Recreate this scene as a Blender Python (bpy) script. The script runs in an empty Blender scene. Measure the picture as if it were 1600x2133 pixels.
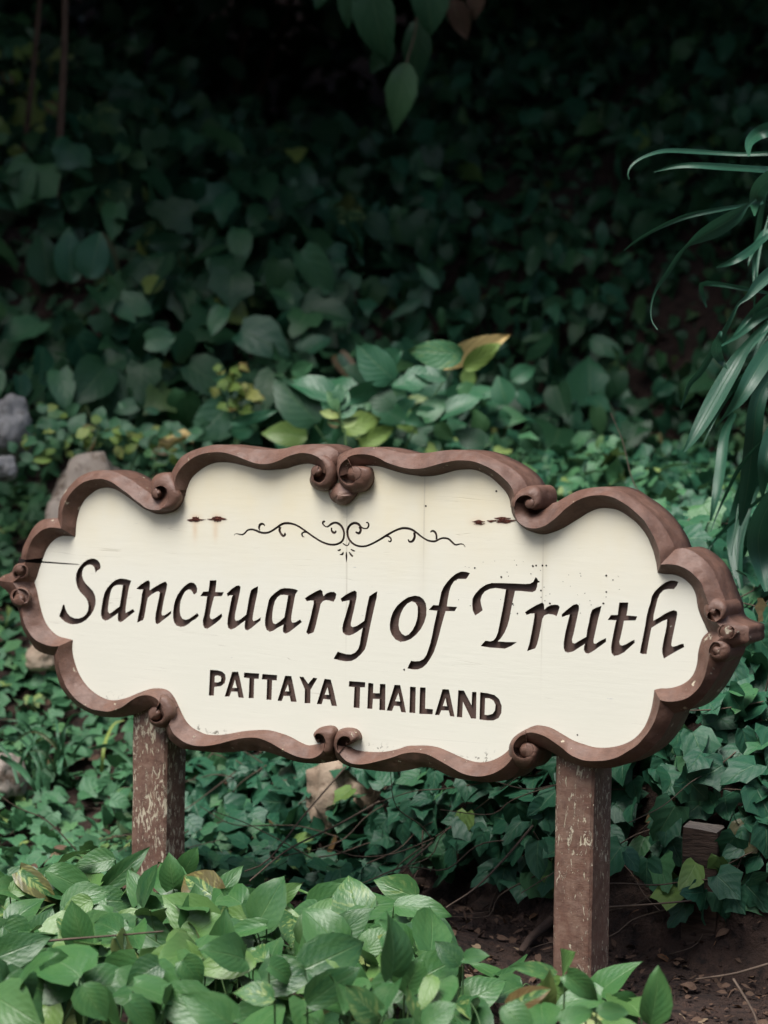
import bpy, bmesh, math, random
import numpy as np
from mathutils import Vector, Matrix, noise
from mathutils.geometry import delaunay_2d_cdt
random.seed(7)
rng = np.random.default_rng(7)
S = bpy.context.scene
COL = S.collection
R = math.radians

# ------------------------------------------------------------------ camera, sky, sun, exposure
CAM_Z, FPX, HORIZON, ROLL = 1.115, 4800.0, 870.0, R(0.8)
PITCH = math.atan((1066.5 - HORIZON) / FPX)
cd = bpy.data.cameras.new('camera'); cam = bpy.data.objects.new('camera', cd); COL.objects.link(cam)
S.camera = cam
cd.sensor_fit = 'HORIZONTAL'; cd.sensor_width = 36.0; cd.lens = FPX * 36.0 / 1600.0
cd.clip_start = 0.05; cd.clip_end = 200
F_ = Vector((0, math.cos(PITCH), -math.sin(PITCH))); U_ = Vector((0, math.sin(PITCH), math.cos(PITCH))); X_ = Vector((1, 0, 0))
cr, sr = math.cos(ROLL), math.sin(ROLL)
RX = X_ * cr + U_ * sr
RU = U_ * cr - X_ * sr
m = Matrix((RX, RU, -F_)).transposed().to_4x4(); m.translation = (0, 0, CAM_Z)
cam.matrix_world = m
cd.dof.use_dof = True; cd.dof.focus_distance = 4.75; cd.dof.aperture_fstop = 4.4

SUN_EL, SUN_AZ = R(62), R(216)          # azimuth measured clockwise from +Y; light comes from behind the camera, to the left
W = bpy.data.worlds.new('World'); S.world = W; W.use_nodes = True
wn = W.node_tree.nodes; wl = W.node_tree.links
sky = wn.new('ShaderNodeTexSky'); sky.sky_type = 'NISHITA'; sky.sun_disc = False
sky.sun_elevation = SUN_EL; sky.sun_rotation = SUN_AZ
bg = wn['Background']; bg.inputs['Strength'].default_value = 0.058; sky.dust_density = 4.0
wl.new(sky.outputs['Color'], bg.inputs['Color'])
sl = bpy.data.lights.new('sun', 'SUN'); sl.energy = 1.5; sl.angle = R(30); sl.color = (1.0, 0.99, 0.965)
so = bpy.data.objects.new('sun', sl); COL.objects.link(so)
sd = Vector((math.sin(SUN_AZ) * math.cos(SUN_EL), math.cos(SUN_AZ) * math.cos(SUN_EL), math.sin(SUN_EL)))
so.rotation_euler = (-sd).to_track_quat('-Z', 'Y').to_euler()
S.view_settings.view_transform = 'Standard'; S.view_settings.look = 'None'
S.view_settings.exposure = 1.55; S.view_settings.gamma = 1.0; S.view_settings.use_curve_mapping = False
S.render.engine = 'CYCLES'
S.cycles.max_bounces = 6; S.cycles.diffuse_bounces = 3; S.cycles.glossy_bounces = 2; S.cycles.transmission_bounces = 2
S.cycles.use_denoising = True

# ------------------------------------------------------------------ helpers
def ray(px, py):
    x, y = px - 800.0, py - 1066.5
    xr, yr = cr * x + sr * y, -sr * x + cr * y
    return F_ * FPX + X_ * xr - U_ * yr
def at(px, py, depth):
    r = ray(px, py); return Vector((0, 0, CAM_Z)) + r * (depth / r.y)
def project(p):
    d = p - Vector((0, 0, CAM_Z)); z = d.dot(F_)
    return (800 + d.dot(RX) / z * FPX, 1066.5 - d.dot(RU) / z * FPX, z)

def tag(o, label=None, cat=None, group=None, kind=None):
    if label: o['label'] = label
    if cat: o['category'] = cat
    if group: o['group'] = group
    if kind: o['kind'] = kind
    return o
def empty(name, loc=(0, 0, 0), rz=0.0):
    o = bpy.data.objects.new(name, None); COL.objects.link(o)
    o.location = loc; o.rotation_euler = (0, 0, rz); o.empty_display_size = 0.05
    return o
def link(name, me, parent=None):
    o = bpy.data.objects.new(name, me); COL.objects.link(o)
    if parent is not None: o.parent = parent
    return o
def mesh(name, V, Fc, mat=None, smooth=True, uv=None):
    me = bpy.data.meshes.new(name)
    me.from_pydata([tuple(v) for v in V], [], [tuple(f) for f in Fc])
    if mat is not None: me.materials.append(mat)
    if smooth: me.polygons.foreach_set('use_smooth', [True] * len(me.polygons))
    if uv is not None:
        ul = me.uv_layers.new(name='UVMap')
        li = np.empty(len(me.loops), dtype=np.int32); me.loops.foreach_get('vertex_index', li)
        ul.data.foreach_set('uv', np.asarray(uv, dtype=np.float32)[li].ravel())
    me.update()
    return me
class MB:
    def __init__(self): self.V = []; self.F = []
    def add(self, V, Fc):
        n = len(self.V); self.V += [tuple(v) for v in V]; self.F += [tuple(i + n for i in f) for f in Fc]
    def grid(self, rows):
        n = len(self.V); w = len(rows[0])
        for r in rows: self.V += [tuple(v) for v in r]
        for i in range(len(rows) - 1):
            for j in range(w - 1):
                a = n + i * w + j
                self.F.append((a, a + 1, a + w + 1, a + w))
    def tube(self, pts, rad, k=6, cap=True):
        pts = [Vector(p) for p in pts]; rows = []
        for i, p in enumerate(pts):
            t = (pts[min(i + 1, len(pts) - 1)] - pts[max(i - 1, 0)]).normalized()
            a = t.cross(Vector((0.31, 0.17, 0.93)));
            if a.length < 1e-3: a = t.cross(Vector((1, 0, 0)))
            a.normalize(); b = t.cross(a)
            rr = rad[i] if hasattr(rad, '__len__') else rad
            rows.append([p + (a * math.cos(q * 2 * math.pi / k) + b * math.sin(q * 2 * math.pi / k)) * rr for q in range(k + 1)])
        self.grid(rows)
        if cap:
            for r in (rows[0], rows[-1]):
                n = len(self.V); self.V += [tuple(v) for v in r[:k]]; self.F.append(tuple(range(n, n + k)))
    def build(self, name, mat, parent=None, smooth=True):
        return link(name, mesh(name, self.V, self.F, mat, smooth), parent)

def crom(P, n, closed=False):
    """n points evenly spaced along a Catmull-Rom curve through P"""
    P = np.asarray(P, float)
    if len(P) == 2:
        t = np.linspace(0, 1, n)[:, None]; return P[0] * (1 - t) + P[1] * t
    ext = np.vstack([P[-1:], P, P[:2]]) if closed else np.vstack([2 * P[0] - P[1], P, 2 * P[-1] - P[-2]])
    out = []
    m_ = len(P) if closed else len(P) - 1
    for i in range(m_):
        p0, p1, p2, p3 = ext[i], ext[i + 1], ext[i + 2], ext[i + 3]
        for t in np.linspace(0, 1, 8, endpoint=False):
            out.append(0.5 * ((2 * p1) + (-p0 + p2) * t + (2 * p0 - 5 * p1 + 4 * p2 - p3) * t * t + (-p0 + 3 * p1 - 3 * p2 + p3) * t ** 3))
    out.append(P[0] if closed else P[-1])
    out = np.array(out)
    d = np.r_[0, np.cumsum(np.linalg.norm(np.diff(out, axis=0), axis=1))]
    s = np.linspace(0, d[-1], n)
    return np.stack([np.interp(s, d, out[:, k]) for k in range(out.shape[1])], 1)

# ------------------------------------------------------------------ materials
class NT:
    def __init__(self, name):
        self.m = bpy.data.materials.new(name); self.m.use_nodes = True
        self.t = self.m.node_tree; self.n = self.t.nodes; self.b = self.n['Principled BSDF']
        self.out = self.n['Material Output']
    def new(self, ty, **kw):
        nd = self.n.new(ty)
        for k, v in kw.items(): setattr(nd, k, v)
        return nd
    def set(self, sock, v):
        if hasattr(v, 'is_output') or isinstance(v, bpy.types.NodeSocket): self.t.links.new(v, sock)
        else: sock.default_value = v
    def coord(self, kind='Object', scale=(1, 1, 1), loc=(0, 0, 0), rot=(0, 0, 0)):
        tc = self.new('ShaderNodeTexCoord'); mp = self.new('ShaderNodeMapping')
        mp.inputs['Scale'].default_value = scale; mp.inputs['Location'].default_value = loc; mp.inputs['Rotation'].default_value = rot
        self.t.links.new(tc.outputs[kind], mp.inputs['Vector']); return mp.outputs['Vector']
    def noise(self, vec, scale, detail=4, rough=0.55, dist=0.0):
        nd = self.new('ShaderNodeTexNoise'); nd.inputs['Scale'].default_value = scale
        nd.inputs['Detail'].default_value = detail; nd.inputs['Roughness'].default_value = rough; nd.inputs['Distortion'].default_value = dist
        if vec is not None: self.t.links.new(vec, nd.inputs['Vector'])
        return nd.outputs['Fac']
    def ramp(self, fac, stops, interp='LINEAR'):
        nd = self.new('ShaderNodeValToRGB'); cr_ = nd.color_ramp; cr_.interpolation = interp
        while len(cr_.elements) > len(stops): cr_.elements.remove(cr_.elements[-1])
        while len(cr_.elements) < len(stops): cr_.elements.new(0.5)
        for e, (p, c) in zip(cr_.elements, stops):
            e.position = p; e.color = (c, c, c, 1) if not hasattr(c, '__len__') else (*c, 1)
        self.t.links.new(fac, nd.inputs['Fac']); return nd.outputs['Color']
    def mix(self, fac, a, b, mode='MIX'):
        nd = self.new('ShaderNodeMix', data_type='RGBA', blend_type=mode)
        self.set(nd.inputs[0], fac)
        for s_, v in ((nd.inputs[6], a), (nd.inputs[7], b)):
            if hasattr(v, '__len__') and not isinstance(v, bpy.types.NodeSocket): v = (*v, 1) if len(v) == 3 else v
            self.set(s_, v)
        return nd.outputs[2]
    def math(self, op, a, b=0.0, c=0.0):
        nd = self.new('ShaderNodeMath', operation=op)
        self.set(nd.inputs[0], a); self.set(nd.inputs[1], b); self.set(nd.inputs[2], c)
        return nd.outputs[0]
    def bump(self, h, strength=0.3, dist=0.002):
        nd = self.new('ShaderNodeBump'); nd.inputs['Strength'].default_value = strength; nd.inputs['Distance'].default_value = dist
        self.t.links.new(h, nd.inputs['Height']); self.t.links.new(nd.outputs['Normal'], self.b.inputs['Normal']); return nd
    def finish(self, col, rough, spec=0.5):
        self.set(self.b.inputs['Base Color'], col if isinstance(col, bpy.types.NodeSocket) else (*col, 1))
        self.set(self.b.inputs['Roughness'], rough); self.b.inputs['Specular IOR Level'].default_value = spec
        return self.m

def leaf_material(name, dark, mid, light, yellow=(0.30, 0.26, 0.06), yellow_frac=0.06, rough=0.42, spec=0.45, varieg=0.0, vein=0.5, nside=6, trans=0.18, bump=0.35, side_amt=0.4, brown=0.93):
    N = NT(name)
    info = N.new('ShaderNodeObjectInfo'); at_ = N.new('ShaderNodeAttribute'); at_.attribute_name = 'tint'
    r = N.math('FRACT', N.math('ADD', info.outputs['Random'], at_.outputs['Fac']))
    r2 = N.math('FRACT', N.math('MULTIPLY', r, 17.31))
    uvn = N.new('ShaderNodeUVMap'); sep = N.new('ShaderNodeSeparateXYZ'); N.t.links.new(uvn.outputs['UV'], sep.inputs[0])
    au = N.math('ABSOLUTE', N.math('MULTIPLY', N.math('SUBTRACT', sep.outputs[0], 0.5), 2.0)); v = sep.outputs[1]
    base = N.ramp(r, [(0.0, dark), (0.45, mid), (0.8, mid), (1.0 - yellow_frac, light), (min(0.999, 1.0 - yellow_frac + 0.01), yellow)])
    geo = N.new('ShaderNodeTexCoord')
    cv = N.new('ShaderNodeCombineXYZ'); N.t.links.new(N.math('MULTIPLY', au, 1.3), cv.inputs[0]); N.t.links.new(v, cv.inputs[1]); N.t.links.new(N.math('MULTIPLY', r, 91.0), cv.inputs[2])
    blot = N.noise(cv.outputs[0], 2.2, 4, 0.6)
    base = N.mix(N.ramp(blot, [(0.3, 0.0), (0.75, 0.55)]), base, N.mix(0.5, base, light))
    if varieg > 0:
        cv2 = N.new('ShaderNodeCombineXYZ')
        N.t.links.new(N.math('MULTIPLY', N.math('SUBTRACT', v, N.math('MULTIPLY', au, 0.35)), 9.0), cv2.inputs[1])
        N.t.links.new(N.math('MULTIPLY', sep.outputs[0], 4.0), cv2.inputs[0]); N.t.links.new(N.math('MULTIPLY', r, 53.0), cv2.inputs[2])
        sp = N.noise(cv2.outputs[0], 1.0, 3, 0.6, 0.4)
        sel = N.ramp(r2, [(1 - varieg, 0.0), (min(1, 1 - varieg + 0.15), 1.0)])
        base = N.mix(N.math('MULTIPLY', N.ramp(sp, [(0.52, 0.0), (0.62, 0.85)]), sel), base, (0.33, 0.40, 0.13))
    # veins: midrib and slanting side veins
    mid_ = N.ramp(au, [(0.0, 1.0), (0.05, 0.0)])
    ph = N.math('MULTIPLY', N.math('SUBTRACT', v, N.math('MULTIPLY', au, 0.38)), nside * 6.2832)
    side = N.ramp(N.math('SINE', ph), [(0.93, 0.0), (1.0, 1.0)])
    vv = N.math('MAXIMUM', mid_, N.math('MULTIPLY', side, side_amt))
    base = N.mix(N.math('MULTIPLY', vv, vein * 0.55), base, N.mix(0.55, light, (0.30, 0.40, 0.20)))
    # brown eaten edge on a few leaves
    edge = N.math('MULTIPLY', N.ramp(N.math('ADD', au, N.math('MULTIPLY', blot, 0.7)), [(0.72, 0.0), (0.80, 1.0)]), N.ramp(r2, [(min(brown, 0.998), 0.0), (min(1.0, brown + 0.03), 1.0 if brown < 0.999 else 0.0)]))
    base = N.mix(N.math('MULTIPLY', edge, 0.8), base, (0.16, 0.075, 0.03))
    dust = N.noise(cv.outputs[0], 9.0, 3, 0.6)
    h = N.math('ADD', N.math('MULTIPLY', N.math('SINE', ph), 0.9 * side_amt), N.math('ADD', N.math('MULTIPLY', mid_, -1.2), N.math('MULTIPLY', dust, 0.9)))
    N.bump(h, bump, 0.003)
    N.finish(base, N.math('ADD', rough, N.math('MULTIPLY', N.math('SUBTRACT', dust, 0.5), 0.35)), spec)
    if trans > 0:
        tr = N.new('ShaderNodeBsdfTranslucent'); N.t.links.new(N.mix(0.5, base, light), tr.inputs['Color'])
        mx = N.new('ShaderNodeMixShader'); mx.inputs[0].default_value = trans
        N.t.links.new(N.b.outputs[0], mx.inputs[1]); N.t.links.new(tr.outputs[0], mx.inputs[2]); N.t.links.new(mx.outputs[0], N.out.inputs['Surface'])
    return N.m

M = {}
M['pothos'] = leaf_material('pothos_leaf', (0.017, 0.072, 0.026), (0.044, 0.136, 0.042), (0.13, 0.235, 0.062), (0.26, 0.30, 0.10), 0.018, 0.36, 0.42, 0.15, 0.4, 7, 0.14, 0.3, 0.16, 0.965)
M['ivy'] = leaf_material('ivy_leaf', (0.012, 0.066, 0.040), (0.020, 0.095, 0.054), (0.06, 0.17, 0.065), (0.15, 0.24, 0.06), 0.02, 0.46, 0.38, 0.0, 0.6, 4, 0.12, 0.35, 0.35, 0.985)
M['ground_ivy'] = leaf_material('ground_ivy_leaf', (0.034, 0.12, 0.06), (0.055, 0.17, 0.08), (0.12, 0.25, 0.09), (0.22, 0.30, 0.09), 0.05, 0.5, 0.4, 0.0, 0.5, 4, 0.14, 0.35, 0.35, 0.98)
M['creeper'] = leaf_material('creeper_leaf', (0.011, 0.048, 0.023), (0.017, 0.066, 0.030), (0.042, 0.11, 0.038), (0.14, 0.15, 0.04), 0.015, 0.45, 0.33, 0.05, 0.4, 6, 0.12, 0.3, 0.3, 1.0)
M['shrub'] = leaf_material('shrub_leaf', (0.022, 0.10, 0.055), (0.035, 0.14, 0.07), (0.07, 0.19, 0.07), (0.15, 0.24, 0.06), 0.05, 0.4, 0.45, 0.05, 0.6, 7, 0.14, 0.3, 0.3, 1.0)
M['small'] = leaf_material('sprig_leaf', (0.03, 0.11, 0.06), (0.05, 0.15, 0.08), (0.11, 0.24, 0.09), (0.25, 0.31, 0.07), 0.12, 0.42, 0.45, 0.0, 0.4, 5, 0.15)
M['lime'] = leaf_material('lime_leaf', (0.11, 0.20, 0.05), (0.17, 0.27, 0.06), (0.25, 0.33, 0.08), (0.33, 0.34, 0.10), 0.2, 0.5, 0.35, 0.0, 0.4, 5, 0.2)
M['lance'] = leaf_material('lance_leaf', (0.016, 0.075, 0.042), (0.022, 0.09, 0.052), (0.035, 0.115, 0.06), (0.05, 0.12, 0.05), 0.02, 0.38, 0.5, 0.0, 0.5, 0.01, 0.2, 0.3, 0.0, 1.0)
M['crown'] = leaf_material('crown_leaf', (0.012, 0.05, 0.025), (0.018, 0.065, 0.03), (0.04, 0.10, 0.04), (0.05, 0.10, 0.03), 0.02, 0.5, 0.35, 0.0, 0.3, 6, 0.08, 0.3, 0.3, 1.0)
M['dead'] = leaf_material('dead_leaf', (0.055, 0.03, 0.02), (0.085, 0.048, 0.033), (0.14, 0.09, 0.06), (0.22, 0.16, 0.10), 0.1, 0.7, 0.25, 0.0, 0.5, 6, 0.05)
M['yellow'] = leaf_material('yellow_leaf', (0.52, 0.38, 0.15), (0.55, 0.40, 0.16), (0.58, 0.46, 0.22), (0.5, 0.36, 0.14), 0.1, 0.5, 0.35, 0.0, 0.5, 6, 0.15, 0.3, 0.3, 0.99)

def brown_paint(name, chip, seed=0.0, streak=False, dark=0.0):
    N = NT(name)
    v = N.coord('Object', loc=(seed, seed * 2, seed))
    n1 = N.noise(v, 9, 5, 0.6); n2 = N.noise(v, 60, 4, 0.6)
    c = N.mix(n1, (0.110, 0.054, 0.036), (0.172, 0.090, 0.062))
    c = N.mix(N.math('MULTIPLY', N.ramp(n2, [(0.45, 0.0), (0.75, 1.0)]), 0.22), c, (0.22, 0.16, 0.14))
    dirt = N.noise(v, 22, 5, 0.65)
    c = N.mix(N.math('MULTIPLY', N.ramp(dirt, [(0.46, 0.0), (0.72, 1.0)]), 0.55), c, (0.05, 0.026, 0.018))
    if streak:
        vs = N.coord('Object', scale=(1.0, 1.0, 0.10), loc=(seed, seed, 0)); g = N.noise(vs, 120, 4, 0.7)
        c = N.mix(N.math('MULTIPLY', N.ramp(g, [(0.42, 0.0), (0.7, 1.0)]), 0.35), c, (0.07, 0.036, 0.028))
    fine = N.noise(N.coord('Object', scale=(0.35, 1, 1), loc=(seed, 0, 0)), 210, 4, 0.7)
    c = N.mix(N.math('MULTIPLY', N.ramp(fine, [(0.5, 0.0), (0.72, 1.0)]), 0.40), c, (0.062, 0.032, 0.024))
    gn = N.new('ShaderNodeNewGeometry')
    wear = N.math('MULTIPLY', N.ramp(gn.outputs['Pointiness'], [(0.52, 0.0), (0.60, 1.0)]), N.ramp(N.noise(v, 45, 4, 0.7), [(0.42, 0.0), (0.62, 1.0)]))
    c = N.mix(N.math('MULTIPLY', wear, 0.55), c, (0.33, 0.23, 0.17))
    rough = N.math('ADD', 0.36, N.math('MULTIPLY', N.math('ADD', n1, fine), 0.22))
    vo = N.new('ShaderNodeTexVoronoi', feature='SMOOTH_F1'); vo.inputs['Scale'].default_value = 34
    N.t.links.new(v, vo.inputs['Vector'])
    h = N.math('ADD', N.math('MULTIPLY', vo.outputs['Distance'], 1.7 if not streak else 0.15), N.math('ADD', N.math('ADD', N.math('MULTIPLY', n2, 0.35), N.math('MULTIPLY', fine, 0.35)), N.math('MULTIPLY', n1, 0.6)))
    if chip > 0:
        if streak:
            vc = N.coord('Object', scale=(1.0, 1.0, 0.38), loc=(seed * 3, 0, seed)); cm = N.noise(vc, 105, 4, 0.68, 1.0); area = N.noise(v, 7, 2, 0.5)
            msk = N.ramp(N.math('ADD', cm, N.math('MULTIPLY', N.math('SUBTRACT', area, 0.5), 0.30)), [(0.70 - chip * 0.12, 0.0), (0.715 - chip * 0.12, 1.0)])
        else:
            cm = N.noise(v, 38, 5, 0.7); area = N.noise(v, 5, 2, 0.5)
            msk = N.ramp(N.math('ADD', cm, N.math('MULTIPLY', N.math('SUBTRACT', area, 0.5), 0.3)), [(0.668, 0.0), (0.678, 1.0)])
        c = N.mix(N.math('MULTIPLY', msk, 0.9), c, N.mix(n2, (0.44, 0.38, 0.25), (0.55, 0.50, 0.40)))
        h = N.math('SUBTRACT', h, N.math('MULTIPLY', msk, 0.7))
    N.bump(h, 0.7, 0.004)
    return N.finish(c, rough, 0.5)
M['frame'] = brown_paint('brown_frame_paint', 0.25, 0.0)
M['post_worn'] = brown_paint('worn_post_paint', 1.2, 1.3, True)
M['post'] = brown_paint('post_paint', 0.98, 4.1, True)
M['raw_side'] = brown_paint('frame_side_wood', 0.0, 2.0)

def letter_mat():
    N = NT('letter_recess_paint'); v = N.coord('Object', scale=(0.25, 1, 1.6)); n = N.noise(v, 160, 5, 0.7); n2 = N.noise(N.coord('Object'), 30, 4, 0.6)
    c = N.mix(n2, (0.062, 0.037, 0.030), (0.105, 0.066, 0.052)); c = N.mix(N.math('MULTIPLY', N.ramp(n, [(0.55, 0.0), (0.8, 1.0)]), 0.5), c, (0.16, 0.13, 0.115))
    ch = N.ramp(N.noise(N.coord('Object'), 75, 3, 0.6), [(0.735, 0.0), (0.75, 1.0)])
    c = N.mix(N.math('MULTIPLY', ch, 0.8), c, (0.5, 0.47, 0.42))
    N.bump(n, 0.4, 0.002); return N.finish(c, 0.55, 0.4)
M['letter'] = letter_mat()

def simple_mat(name, c1, c2, scale=8, rough=0.8, bump=0.5, dist=0.01, c3=None, stretch=(1, 1, 1), spec=0.3):
    N = NT(name); v = N.coord('Object', scale=stretch); n = N.noise(v, scale, 6, 0.62); n2 = N.noise(v, scale * 4.3, 5, 0.65)
    c = N.mix(N.ramp(n, [(0.3, 0.0), (0.7, 1.0)]), c1, c2)
    if c3 is not None: c = N.mix(N.ramp(n2, [(0.5, 0.0), (0.66, 1.0)]), c, c3)
    N.bump(N.math('ADD', n, N.math('MULTIPLY', n2, 0.5)), bump, dist); return N.finish(c, rough, spec)
M['soil'] = simple_mat('soil', (0.020, 0.012, 0.009), (0.055, 0.032, 0.024), 9, 0.9, 1.0, 0.04, (0.012, 0.008, 0.007))
M['bark'] = simple_mat('bark', (0.10, 0.058, 0.042), (0.20, 0.125, 0.09), 14, 0.85, 0.8, 0.01, (0.06, 0.035, 0.027), (1, 1, 0.25))
M['twig'] = simple_mat('twig_bark', (0.06, 0.042, 0.032), (0.13, 0.095, 0.07), 30, 0.85, 0.5, 0.003)
M['stem'] = simple_mat('green_stem', (0.06, 0.14, 0.06), (0.12, 0.19, 0.07), 30, 0.6, 0.3, 0.002)
M['rock_grey'] = simple_mat('grey_rock', (0.16, 0.16, 0.165), (0.36, 0.36, 0.37), 6, 0.85, 0.8, 0.02, (0.09, 0.09, 0.085))
M['rock_brown'] = simple_mat('brown_rock', (0.16, 0.135, 0.112), (0.37, 0.32, 0.28), 6, 0.85, 0.8, 0.02, (0.10, 0.07, 0.05))
M['rock_tan'] = simple_mat('tan_rock', (0.24, 0.17, 0.12), (0.46, 0.37, 0.28), 6, 0.85, 0.7, 0.02, (0.14, 0.09, 0.06))
M['old_wood'] = simple_mat('weathered_wood', (0.035, 0.022, 0.017), (0.085, 0.055, 0.042), 16, 0.85, 0.9, 0.01, (0.02, 0.013, 0.01), (0.25, 0.25, 1.2))
M['old_wood_top'] = simple_mat('grey_weathered_wood', (0.10, 0.085, 0.075), (0.20, 0.17, 0.15), 30, 0.85, 0.8, 0.006, None, (0.3, 1, 1))
M['rust'] = simple_mat('rust', (0.035, 0.012, 0.009), (0.11, 0.028, 0.016), 160, 0.8, 0.6, 0.003)
M['black'] = simple_mat('crack_dark', (0.01, 0.008, 0.007), (0.02, 0.014, 0.012), 60, 0.9, 0.3, 0.002)

# ------------------------------------------------------------------ the sign
THETA = R(32.0)
P0 = at(790, 1270, 4.8)
SO = Vector((P0.x, P0.y, 0.0))
E1 = Vector((math.cos(THETA), -math.sin(THETA), 0)); NRM = Vector((-math.sin(THETA), -math.cos(THETA), 0))
CAMP = Vector((0, 0, CAM_Z))
def un(p, h=0.0):
    """photo point -> sign-local (x, y, z) on the plane lying h metres in front of the cream face"""
    r = ray(p[0], p[1]); t = ((SO + NRM * h - CAMP).dot(NRM)) / r.dot(NRM)
    q = CAMP + r * t - SO
    return Vector((q.dot(E1), -h, q.z))

sign = empty('carved_sign', SO, -THETA)
tag(sign, 'cream wooden sign with carved dark lettering, a scrolled brown frame and two brown posts', 'sign')

# three traced outlines of the frame, segment by segment: I = foot of the inner bevel on the cream face, C = crest, O = outer edge
SEG = []
def seg(I, C, O): SEG.append((I, C, O))
seg([(72,1213),(77,1202),(81,1188),(86,1174)],
    [(26,1213),(40,1203),(48,1190),(53,1171)],
    [(-9,1209),(8,1198),(22,1193),(28,1184),(36,1176)])
seg([(90,1162),(96,1147),(104,1134),(114,1124),(128,1117),(140,1116.6),(157,1118)],
    [(54,1166),(56,1154),(61,1136),(70,1120),(84,1106),(100,1099.4),(114,1099),(128,1101)],
    [(43,1164),(48,1142),(56,1124),(66,1104),(80,1088),(94,1081),(108,1080),(120,1079.4)])
seg([(157,1118),(158,1108),(159.4,1090),(163,1072),(169,1054),(178,1040),(190,1029),(204,1019.6),(222,1016),(238,1018.4),(254,1027),(270,1038),(286,1050),(300,1060),(316,1067),(328,1071),(346,1070.6),(366,1064),(378,1052),(385,1036),(389,1020)],
    [(128,1101),(129,1080),(131,1060),(138,1042),(152,1022),(168,1008),(186,1000),(202,997.6),(216,998),(232,1004),(250,1016),(266,1028),(282,1042),(292,1049),(304,1058),(318,1062),(332,1061.6),(342,1057),(349,1046),(352,1036),(352,1024)],
    [(120,1079.4),(121,1062),(126,1042),(136,1024),(150,1006),(166,993),(184,984),(204,980),(224,980),(242,984),(260,992),(278,1003),(296,1016),(313,1027),(324,1036),(332,1038),(338,1036),(340,1028)])
seg([(389,1020),(395,1004),(402,993),(414,982),(430,971),(448,964.4),(464,963),(480,964),(500,968),(520,973),(538,977.6),(558,979.6),(576,978.4),(598,976),(610,972),(630,967),(646,966),(656,969),(666,975),(668,984)],
    [(366,1022),(365,1006),(367,994),(372,982),(382,969),(398,956),(416,947),(434,943),(454,941.6),(472,943.6),(490,949),(510,957),(526,963),(544,966.4),(562,965.6),(580,959.5),(600,950.5),(620,944.4),(636,943.6),(652,947),(666,955),(674,965),(678,978),(678,986)],
    [(352,1012),(355,996),(358,984),(368,964),(382,949),(400,939),(424,931),(450,926),(480,928),(510,932),(540,936),(560,937),(576,935.6),(598,933),(612,929),(636,926),(660,925),(680,928),(696,935),(705,944),(703,962),(700,980)])
seg([(752,978),(762,970),(776,970.4),(790,971.6),(808,977),(828,983),(848,988),(870,991),(880,992.6),(906,991),(928,986),(948,980.4),(968,978),(988,978.6),(1006,985),(1022,994),(1036,1006),(1048,1018),(1057,1030),(1062,1042),(1064,1056)],
    [(707,992),(706,978),(710,966),(720,956),(734,948.4),(752,946),(770,947.6),(788,954),(806,963),(826,970),(846,975),(860,976.4),(880,975.6),(900,970.4),(924,964),(948,959.4),(968,959),(988,961.6),(1008,969),(1024,977),(1040,988),(1052,999),(1062,1010),(1069,1022),(1073,1036)],
    [(701,985),(702,965),(705,950),(714,943),(726,938),(740,933),(760,931),(784,932),(808,936),(830,941),(850,945),(880,943.5),(900,942),(920,939),(944,937),(968,938),(990,941),(1010,947),(1030,956),(1050,966),(1070,979),(1086,993),(1097,1008),(1102,1022)])
seg([(1064,1050),(1066,1066),(1070,1076),(1080,1090),(1098,1104),(1118,1111),(1134,1113.4),(1152,1109),(1172,1101),(1192,1089),(1210,1078),(1226,1068),(1242,1061),(1258,1058.4),(1280,1060.5),(1294,1066),(1310,1076),(1326,1089),(1340,1105),(1350,1121),(1357,1138),(1362,1152),(1367,1172),(1370,1193)],
    [(1072,1046),(1071,1058),(1073,1073),(1080,1087),(1094,1097),(1108,1100.4),(1124,1099),(1138,1093),(1154,1082),(1168,1069),(1184,1055),(1200,1044),(1220,1035),(1242,1031.6),(1262,1032),(1280,1037),(1298,1047),(1316,1060),(1332,1074),(1346,1090),(1357,1110),(1366,1128),(1373,1148),(1376,1176)],
    [(1100,1050),(1100,1060),(1104,1068),(1112,1072),(1122,1070),(1130,1064),(1142,1056),(1152,1048),(1164,1044),(1180,1034),(1200,1024),(1220,1018),(1240,1015),(1260,1014.4),(1280,1017.5),(1300,1025.5),(1320,1039),(1340,1052.5),(1360,1070),(1376,1088),(1390,1108),(1400,1126),(1407,1144)])
seg([(1370,1193),(1384,1196),(1402,1197),(1418,1202),(1430,1210),(1440,1220),(1447,1232),(1451,1246),(1453,1262),(1458,1279),(1466,1297),(1475,1317)],
    [(1376,1176),(1392,1175),(1410,1177),(1426,1183),(1440,1192),(1450,1202),(1460,1213),(1466,1228),(1471,1242),(1476,1256),(1481,1274),(1492,1296),(1515,1318)],
    [(1407,1144),(1417,1142),(1430,1143),(1446,1150),(1462,1162),(1476,1176),(1488,1194),(1496,1214),(1504,1234),(1510,1248),(1515,1264),(1517,1280),(1524,1291),(1540,1299),(1559,1306),(1559,1321)])
seg([(1475,1317),(1464,1328),(1458,1344),(1454,1362),(1453,1376),(1449,1394),(1440,1411),(1426,1423),(1410,1430),(1394,1433.6),(1376,1434),(1363,1437)],
    [(1515,1318),(1496,1334),(1482,1352),(1477,1372),(1472,1394),(1466,1414),(1456,1432),(1440,1448),(1424,1457),(1404,1461),(1388,1461),(1375,1458)],
    [(1559,1321),(1559,1337),(1541,1344),(1526,1350),(1518,1360),(1512,1374),(1507,1386),(1500,1399),(1490,1418),(1480,1434),(1466,1452),(1450,1468),(1430,1479),(1404,1486)])
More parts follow.
